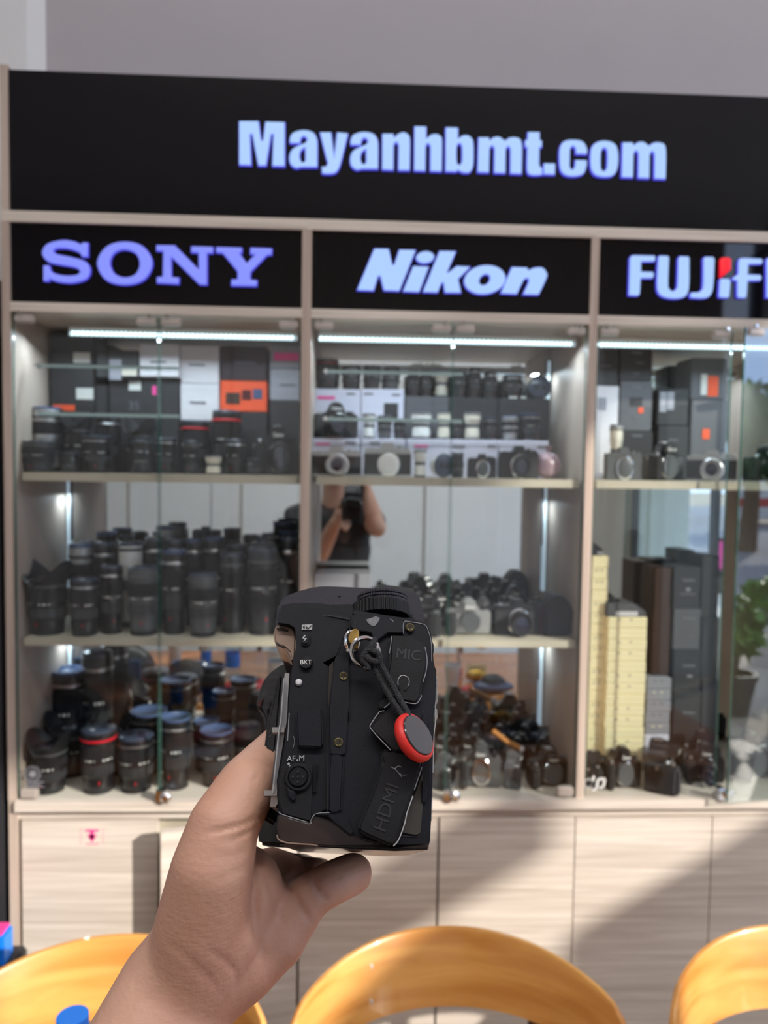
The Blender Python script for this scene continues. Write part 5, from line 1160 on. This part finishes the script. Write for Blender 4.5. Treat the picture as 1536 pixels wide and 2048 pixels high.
# mount flange edge: a clear-edged plate standing along the front
kp('mount_flange', c1((268, 792), (302, 792), (290, 1000), (285, 1152)) + c2((285, 60), (262, 300), (240, 440), (222, 700), (196, 745), (152, 742), (172, 560), (205, 260), (232, 40)) + c1((228, 1152), (240, 1000)), .016, .078, 'steel', bevel=.0006)
kp('clear_cap_edge', c1((248, 830), (264, 830), (238, 1152)) + c2((228, 120), (205, 330), (180, 560), (160, 560), (190, 300), (222, 60)), .010, .080, 'clearcap', bevel=.0004)
kp('front_cap', [(556, 1350), (566, 1350), (552, 1500), (540, 1600), (534, 1640), (520, 1640), (520, 1560), (535, 1440)], .030, .070, 'black_m', bevel=.003)
m = MB()
for y in (155, 640):
    a = PL(500 + 190 / 3.84 if y < 300 else 500 + 130 / 3.84, 1420 + y / 3.84, .012); m.box(a[0] - .001, a[0] + .004, .011, .016, a[1] - .001, a[1] + .001)
build('flange_tab', m, 'steel', kc, world=False)
# champagne piece below the flash
l = kp('flash_hinge_cover', c1((205, 415), (240, 412), (300, 425), (345, 460), (355, 500), (352, 600), (345, 690), (318, 700), (300, 630), (265, 598), (215, 580), (188, 555), (180, 510), (188, 450)), .008, .034, 'tan', bevel=.002)
kp('vent_slot', c1((210, 440), (250, 445), (295, 460), (285, 468), (240, 460), (205, 450)), .0070, .0088, 'gap', bevel=0, parent=l); kp('vent_slot', c1((200, 560), (240, 572), (268, 592), (262, 596), (235, 585), (205, 572)), .0070, .0088, 'gap', bevel=0, parent=l)
# cheek with the flash and bracketing buttons
ck = kp('front_cheek', c1((232, 300), (250, 268), (330, 256, 1), (500, 254, 1), (640, 268, 1), (790, 285), (780, 400), (760, 440), (730, 480), (700, 560), (660, 660), (560, 712), (600, 740), (600, 1152)) + c2((605, 0), (600, 400), (590, 760), (500, 800), (495, 860), (450, 865), (240, 800), (215, 700), (210, 560), (235, 440), (262, 300), (290, 60)) + c1((300, 1000), (318, 790), (330, 700), (352, 600), (356, 490), (340, 440), (300, 415), (215, 405), (208, 380)), .0035, .050, 'cb', bevel=.0016)
kp('cheek_ridge', c1((540, 345), (600, 340), (790, 372), (760, 392), (600, 362)), .0028, .005, 'cb2', bevel=.0006)
kp('sensor_hole', c1((680, 188), (694, 188), (694, 200), (680, 200)), .0293, .031, 'gap', bevel=0)
kp('symbol_plate', c1((400, 420), (478, 416), (476, 458), (397, 460)), .0030, .0042, 'legend_glint', bevel=0)
for P in ([(408, 428), (424, 426), (416, 440), (424, 442), (410, 455), (414, 442), (406, 440)], [(432, 432), (438, 432), (438, 438), (444, 438), (444, 443), (438, 443), (438, 450), (432, 450), (432, 443), (428, 443), (428, 438), (432, 438)], [(470, 422), (474, 426), (446, 454), (441, 452)]): kp('symbol_mark', c1(*P), .0027, .0031, 'gap', bevel=0)
bt = kp('flash_button', c1((388, 500, 1), (400, 480, 1), (425, 474, 1), (455, 484, 1), (463, 510, 1), (458, 555, 1), (435, 576, 1), (405, 574, 1), (388, 550, 1)), .0018, .005, 'crub', bevel=.0008)
kp('flash_symbol', c1((420, 498), (428, 502), (412, 522), (438, 524), (410, 552), (420, 532), (400, 522)), .0015, .0019, 'legend_glint', bevel=0, parent=bt)
u, v = PL(612, 1325, .002); b2 = build('bracket_button', MB().lathe([(.0025, -.0022), (.0026, .0), (.0026, .0)], 8, (u, 0, v), 'y') if 0 else MB().lathe([(.0027, -.005), (.0027, -.0020), (.0024, -.0014), (.0001, -.0014)], 28, (u, 0, v), 'y'), 'crub', kc, world=False)
kt('bracket_lettering', 'BKT', 611.5, 1324.5, .0013, .0026, m='plate', parent=b2)
u, v = PL(597, 1363.5, .002); build('mount_index_dot', MB().lathe([(.0014, -.004), (.0014, -.0028), (.001, -.0022), (.0001, -.002)], 20, (u, 0, v), 'y'), 'card_w', kc, world=False)
# protruding sync cover block and slots
kp('sync_block', c1((362, 1062), (548, 1050), (556, 1152)) + c2((560, 275), (540, 292), (365, 282), (355, 20)), .0005, .012, 'cb', bevel=.0010)
line('worn_lit_edge', c1((302, 1100), (298, 1152)) + c2((296, 120), (288, 238)), .0032, .00022)  # pale tube for a worn edge catching light
line('worn_lit_edge', c2((330, 200), (342, 240), (332, 288)), .0032, .00012)
kp('deep_groove', c1((606, 740), (640, 700), (650, 1152)) + c2((600, 780), (590, 780), (600, 10)), .0030, .0046, 'gap', bevel=0)
# AF/M selector
fs_ = kp('selector_plate', c2((240, 420), (470, 410), (490, 430), (478, 840), (450, 858), (245, 800), (215, 700), (212, 540)), .0028, .0046, 'crub', bevel=.0005)
u, v = PL(500 + 368 / 3.84, 1420 + 512 / 3.84, 0)
sel = build('focus_selector', MB().lathe([(.0053, -.004), (.0053, -.0018), (.0048, -.0012), (.0040, -.0012), (.0038, -.0020)], 40, (u, 0, v), 'y'), 'crub', kc, world=False)
build('selector_button', MB().lathe([(.0035, -.003), (.0035, -.0008), (.0032, -.0004), (.0001, -.0004)], 36, (u, 0, v), 'y'), 'cb', sel, world=False)
m = MB()
for dx, dy in ((0, 0), (-.0019, 0), (.0019, 0), (0, .0019), (0, -.0019)): m.lathe([(.00035, .0003), (.00032, .0006)], 8, (u + dx, 0, v + dy), 'y')
build('button_dimple', m, 'gap', sel, world=False)
kp('selector_lever', c2((285, 560), (300, 610), (350, 625), (352, 690), (330, 705), (296, 670), (275, 590)), .0012, .004, 'cb', bevel=.0006, parent=sel)
kt('selector_lettering', 'AF', 582.5, 1517.5, .0027, .0030); kt('selector_lettering', 'M', 603.5, 1516.5, .0027, .0030)
for x, y, r in ((365, 385, .0004), (297, 414, .0005), (312, 437, .00065)):
    u, v = PL(500 + x / 3.84, 1420 + y / 3.84, .0027); build('index_dot', MB().lathe([(r, -.0027), (r * .9, -.0023)], 14, (u, 0, v), 'y'), 'legend_glint', kc, world=False)
kp('release_bar', c2((497, 415), (522, 412), (508, 640), (482, 640)), .0020, .004, 'cb', bevel=.0005)
# rear half of the side: strip, panel, top shoulder
sp = kp('side_panel', c1((700, 560), (760, 450), (765, 345), (830, 330), (1000, 345, 1), (1180, 385, 1), (1340, 402, 1), (1385, 440), (1400, 540), (1412, 700), (1432, 790), (1425, 1000)) + c2((1412, 40), (1400, 560), (1392, 850), (1385, 1000), (1365, 1075), (1110, 1070), (700, 1062), (520, 1050), (485, 960), (500, 800), (600, 785), (600, 0)) + c1((650, 690),), .0010, .050, 'cb', bevel=.0018)
kp('lug_shoulder', c1((770, 440), (790, 372), (830, 352), (1180, 390), (1190, 400), (1180, 485), (1060, 480), (980, 540), (945, 520), (930, 480), (840, 470)), -.0012, .004, 'cb', bevel=.0012)
kp('paint_chip', c1((890, 380), (930, 370), (965, 355), (998, 368), (985, 400), (960, 428), (935, 430), (905, 405)), -.00145, -.0011, noisy(mat('chipped_primer', (.16, .16, .17), .5), amt=.3, tex=500), bevel=0)
line('paint_scratch', c1((1075, 375), (1088, 386), (1100, 396)), -.0012, .00018)
line('shoulder_edge', c1((1180, 405), (1176, 440), (1180, 490)), -.0012, .00012); line('shoulder_edge', c1((1185, 402), (1250, 402), (1340, 420), (1370, 470), (1392, 560), (1395, 700)), .0008, .00015)
st = kp('raised_strip', c1((650, 690), (660, 660), (760, 650), (765, 1152)) + c2((755, 0), (735, 330), (700, 345), (618, 335), (612, 10)), -.0004, .003, 'cb', bevel=.0008)
kp('lower_strip', c2((618, 340), (700, 342), (724, 370), (700, 780), (640, 800), (598, 780), (600, 500)), -.0010, .003, 'cb', bevel=.0007)
kp('corner_facet', c2((500, 795), (640, 795), (735, 790), (800, 930), (770, 965), (640, 860), (600, 815), (510, 812)), -.0006, .004, 'cb', bevel=.0005)
kp('base_trim', c2((215, 800), (450, 868), (470, 860), (500, 812), (640, 865), (780, 965), (1100, 1050), (1370, 1020), (1375, 1076), (600, 1050), (220, 1010), (205, 900)), -.0002, .006, 'cgl', bevel=.0008)
kp('base_plate', c2((205, 1010), (600, 1050), (1100, 1072), (1385, 1080), (1370, 1078), (1100, 1066)), .002, .120, 'tan', bevel=0) if 0 else None
build('base_plate', MB().prism([PL(x, y, .002) for x, y in c2((230, 1030), (1370, 1070), (1370, 1074), (1110, 1084), (230, 1040))], .002, .118), 'cgl', kc, world=False)
line('worn_lit_edge', c2((222, 780), (240, 800), (440, 862)), .0026, .00018); line('worn_lit_edge', c2((470, 870), (500, 800), (610, 788)), -.0006, .00015); line('worn_lit_edge', c2((215, 960), (225, 1000), (300, 1022), (480, 1035), (520, 1045)), -.0002, .0003, 'tan')
# screws
for x, y, w in ((687, 1352.5, -.0004), (677, 1485, -.0004), (820, 1255, -.0002)):
    u, v = PL(x, y, w); s = build('screw', MB().lathe([(.0018, -w - .001), (.0018, -w + .0003), (.0014, -w + .0005), (.0001, -w + .0002)], 20, (u, 0, v), 'y'), 'screwm', kc, world=False)
    build('screw_cross', MB().box(u - .0011, u + .0011, w - .0007, w - .0003, v - .0002, v + .0002).box(u - .0002, u + .0002, w - .0007, w - .0003, v - .0011, v + .0011), 'gap', s, world=False)
# rubber connector covers
mc = kp('microphone_cover', c1((1080, 510), (1100, 500), (1190, 505, 1), (1290, 535, 1), (1350, 600, 1), (1362, 700, 1), (1350, 780, 1), (1325, 880), (1310, 990), (1275, 1028), (1180, 1012), (1035, 960), (1040, 870), (1070, 690)), -.0022, .003, 'crub', bevel=.0010)
kt('cover_lettering', 'MIC', 816.7, 1309.7, -.0023, .0060, rot=math.radians(8), m=mat('raised_rubber_glint', (.05, .05, .055), .3), parent=mc)  # glint on the raised letters put in as a paler rubber colour
line('cover_edge', c1((1088, 508), (1080, 580), (1070, 640)), -.0022, .00014, 'wear_glint', mc); line('cover_edge', c1((1335, 590), (1360, 680), (1352, 780), (1328, 860)), -.0021, .00018, 'wear_glint', mc)  # lit cover edges drawn in as pale tubes
line('cover_edge', c1((1312, 960), (1300, 1000), (1270, 1028), (1180, 1014)), -.0021, .00018, 'wear_glint', mc)
line('headphone_symbol', c1((1148, 900), (1135, 860), (1150, 820), (1180, 810), (1215, 830), (1222, 870), (1205, 900)), -.0023, .00018, 'wear_glint', mc)
for a, b in (((1140, 885), (1150, 920)), ((1212, 890), (1190, 925))): line('headphone_symbol', c1(a, ((a[0] + b[0]) / 2, (a[1] + b[1]) / 2), b), -.0023, .0004, 'crub', mc)
kp('cover_hinge', c1((1010, 1000, 1), (1040, 985, 1), (1085, 1000, 1), (1085, 1025), (1040, 1065), (1000, 1060, 1), (990, 1030, 1)), -.004, .002, 'crub', bevel=.0008)
line('cover_edge', c1((1030, 1058), (1060, 1035), (1085, 1005)), -.0040, .0002, 'legend_glint')
gpc = kp('accessory_cover', c2((1040, -10), (925, 108), (920, 150), (1090, 318), (1140, 328), (1200, 260), (1240, 150), (1190, 20)), -.0048, -.001, 'crub', bevel=.0010)
line('cover_edge', c2((1030, 5), (930, 105), (925, 140), (1080, 310)), -.0046, .00016, 'legend_glint', gpc)
hd = kp('hdmi_cover', c2((1010, 300), (1000, 350), (1018, 400), (1000, 440), (935, 640), (835, 880), (832, 925), (870, 955), (1050, 1035), (1100, 1045), (1135, 1010), (1165, 900), (1190, 800), (1230, 700), (1262, 620), (1300, 500), (1325, 420), (1320, 390), (1200, 330), (1120, 300)), -.0034, .002, 'crub', bevel=.0010)
line('cover_edge', c2((1318, 440), (1300, 500), (1262, 610)), -.0033, .0002, 'wear_glint', hd); line('cover_edge', c2((1250, 660), (1205, 790), (1188, 870), (1140, 1000), (1100, 1045)), -.0033, .00022, 'legend_glint', hd)
kt('cover_lettering', 'HDMI', 773.6, 1614.4, -.0036, .0070, rot=math.radians(-71), m=mat('rubber_letter_glint', (.035, .035, .038), .3), parent=hd)  # letter glint painted as slightly lighter rubber
line('usb_symbol', c2((1080, 440), (1120, 460), (1165, 515)), -.0035, .00016, 'wear_glint', hd); line('usb_symbol', c2((1110, 455), (1140, 430), (1165, 440)), -.0035, .00013, 'wear_glint', hd); line('usb_symbol', c2((1135, 475), (1170, 500), (1205, 497)), -.0035, .00013, 'wear_glint', hd)
kp('connector_well', c2((1180, 830), (1270, 640), (1330, 470), (1330, 700), (1310, 940), (1280, 960), (1170, 940)), .0002, .0022, 'gap', bevel=0)
for y0_, y1_ in ((540, 715), (40, 200)):
    kp('side_key', c2((1318, y0_), (1350, y0_ + 10, 1), (1365, y0_ + 60, 1), (1355, y1_ - 20, 1), (1318, y1_)), -.0008, .003, 'cb', bevel=.0006)
line('panel_edge', c2((1330, 0), (1320, 500), (1300, 950), (1285, 975), (1160, 965)), .0008, .0002, 'cb2')
kp('screen_cover', c1((1410, 1152), (1422, 800), (1436, 850), (1428, 1152)) + c2((1412, 200), (1398, 850), (1388, 850), (1400, 200)), .004, .110, 'clearcap', bevel=0)
for y in (830, 900, 960, 1080):
    u, v = PL(500 + 1428 / 3.84, 1140 + y / 3.84, .006); build('rear_button', MB().box(u - .0004, u + .0012, .012, .020, v - .002, v + .002), 'steel', kc, world=False, bevel=.0003)
kp('rear_eyecup', c1((1392, 540), (1412, 560), (1412, 640), (1395, 640)), .020, .045, 'crub', bevel=.0008); kp('thumb_dial', c1((1395, 730), (1425, 740), (1435, 790), (1415, 800)), .006, .020, 'crub', bevel=.0008)
line('rear_edge_glint', c1((1418, 860), (1420, 1000), (1424, 1150)) + c2((1412, 200), (1404, 480)), .0035, .00022, 'legend_glint')  # bright rear edge highlight painted in as a pale tube
line('flange_glint', c1((262, 830), (250, 1000), (238, 1150)) + c2((222, 160), (200, 400), (175, 640)), .0095, .00035, 'legend_glint')  # flange highlight painted in as a pale tube
# top dials
w_d = .0165
def dial(name, x0, x1, ya, yb, m, n, dd, lip=.0):
    (ua, va), (ub, vb) = PL(x0, ya, w_d), PL(x1, ya, w_d); r = (ub - ua) / 2; vb = PL((x0 + x1) / 2, yb, w_d)[1]
    return build(name, MB().ribs(r / (1 + dd), min(va, vb), max(va, vb), n, dd, ((ua + ub) / 2, w_d, 0)), m, kc, world=False)
dial('mode_dial', 704, 820, 1236, 1212, 'crub', 44, .035)
for k in range(3): dial('release_mode_ring', 715 - k * .3, 817 - k * .3, 1211 - k * 6.4, 1206.4 - k * 6.4, 'steel' if 0 else 'cb2', 60, .03)
kp('dial_base', c1((770, 345), (790, 300), (1225, 372), (1235, 400), (1180, 400), (830, 362)), .003, .030, 'cb', bevel=.0012)
# strap eyelet and split rings
kp('strap_eyelet', c1((790, 455, 1), (820, 452, 1), (838, 470), (826, 600, 1), (780, 570, 1), (755, 520, 1)), -.0062, .0, 'brass', bevel=.0010)
def tor(name, pts, w, r, m, parent=None):
    P = outline([(x, y, 1) for x, y in pts], 4); b = []
    for i, (x, y) in enumerate(P): u, v = PL(x, y, w); b.append((u, w + .0012 * math.sin(2 * PI * i / len(P) + 1), v))
    return build(name, MB().tube(b, r, 10, True), m, parent or kc, world=False)
EL_ = lambda cx, cy, rx, ry: c1(*[(cx + rx * math.cos(2 * PI * i / 12), cy + ry * math.sin(2 * PI * i / 12)) for i in range(12)])
tor('split_ring', EL_(782, 545, 50, 70), -.0040, .00075, 'chrome')
tor('split_ring', EL_(885, 630, 108, 108), -.0068, .00085, 'chrome'); tor('split_ring', EL_(888, 634, 106, 106), -.0056, .00075, 'steel')
kp('ring_keeper', c1((735, 605), (780, 600), (800, 612), (790, 632), (740, 628)), -.0080, -.0060, 'steel', bevel=.0004)
# ------------------------------------------------------------------ quick-release anchor hanging from the ring (its own thing)
an = bpy.data.objects.new('strap_anchor', None); S.collection.objects.link(an); an.matrix_world = Mk @ Matrix.Translation((PL(828, 1475)[0], -.008, PL(828, 1475)[1])); an.empty_display_size = .02
tag(an, 'red-rimmed black strap anchor disc on a doubled cord', 'anchor')
def al(pts, w):   # local points of the anchor
    o = an.matrix_basis.inverted() @ Mk
    return [tuple(o @ Vector((*(lambda q: (q[0], w_i, q[1]))(PL(x, y, w_i)),))) for (x, y), w_i in zip(pts, w)]
def cord(pts, w, r=.00125):
    P = outline([(x, y, 1) for x, y in pts] + [(*pts[-1], 1)], 5)[: 5 * (len(pts) - 1) + 1]; ws = np.interp(np.linspace(0, 1, len(P)), np.linspace(0, 1, len(w)), w)
    return build('cord', MB().tube(al(P, list(ws)), r, 10), 'cord', an, world=False)
cord(c1((905, 610), (925, 680), (960, 760), (1020, 880), (1090, 1000), (1165, 1110), (1195, 1150)), [-.009, -.0085, -.008, -.0075, -.0085, -.0095, -.010])
cord(c1((960, 640), (1000, 720), (1050, 810), (1110, 920), (1160, 1010), (1205, 1090), (1220, 1140)), [-.009, -.0088, -.0085, -.008, -.0085, -.0095, -.010])
cord(c1((960, 545), (925, 590), (880, 645), (865, 690), (900, 730), (905, 770)), [-.008, -.0095, -.0095, -.009, -.0095, -.0095])
cord(c1((900, 620), (950, 625), (990, 650), (985, 700), (930, 695), (890, 665)), [-.009, -.0105, -.0105, -.010, -.0105, -.010], .0013)
# disc: normal turned towards the right and slightly up
cL = an.matrix_basis.inverted() @ Mk @ Vector((PL(500 + 1293 / 3.84, 1420 + 192 / 3.84, -.011)[0], -.0115, PL(500 + 1293 / 3.84, 1420 + 192 / 3.84, -.011)[1]))
nrm = Vector((.72, -.66, .34)).normalized(); Q = nrm.to_track_quat('Z', 'Y').to_matrix().to_4x4()
def disc(name, prof, m, parent, n=48, smooth=40):
    g = MB().lathe(prof, n); T = Matrix.Translation(cL) @ Q; g.v = [tuple(T @ Vector(v)) for v in g.v]; return build(name, g, m, parent, world=False, angle=smooth)
disc('red_rim', [(.0058, -.0052), (.0082, -.0048), (.0094, -.0036), (.0097, -.0022), (.0094, -.0009), (.0086, -.0002), (.0076, -.0004)], 'redring', an)
disc('disc_cap', [(.0080, -.0030), (.0080, .0001), (.0077, .0004), (.0001, .0005)], 'disc', an)
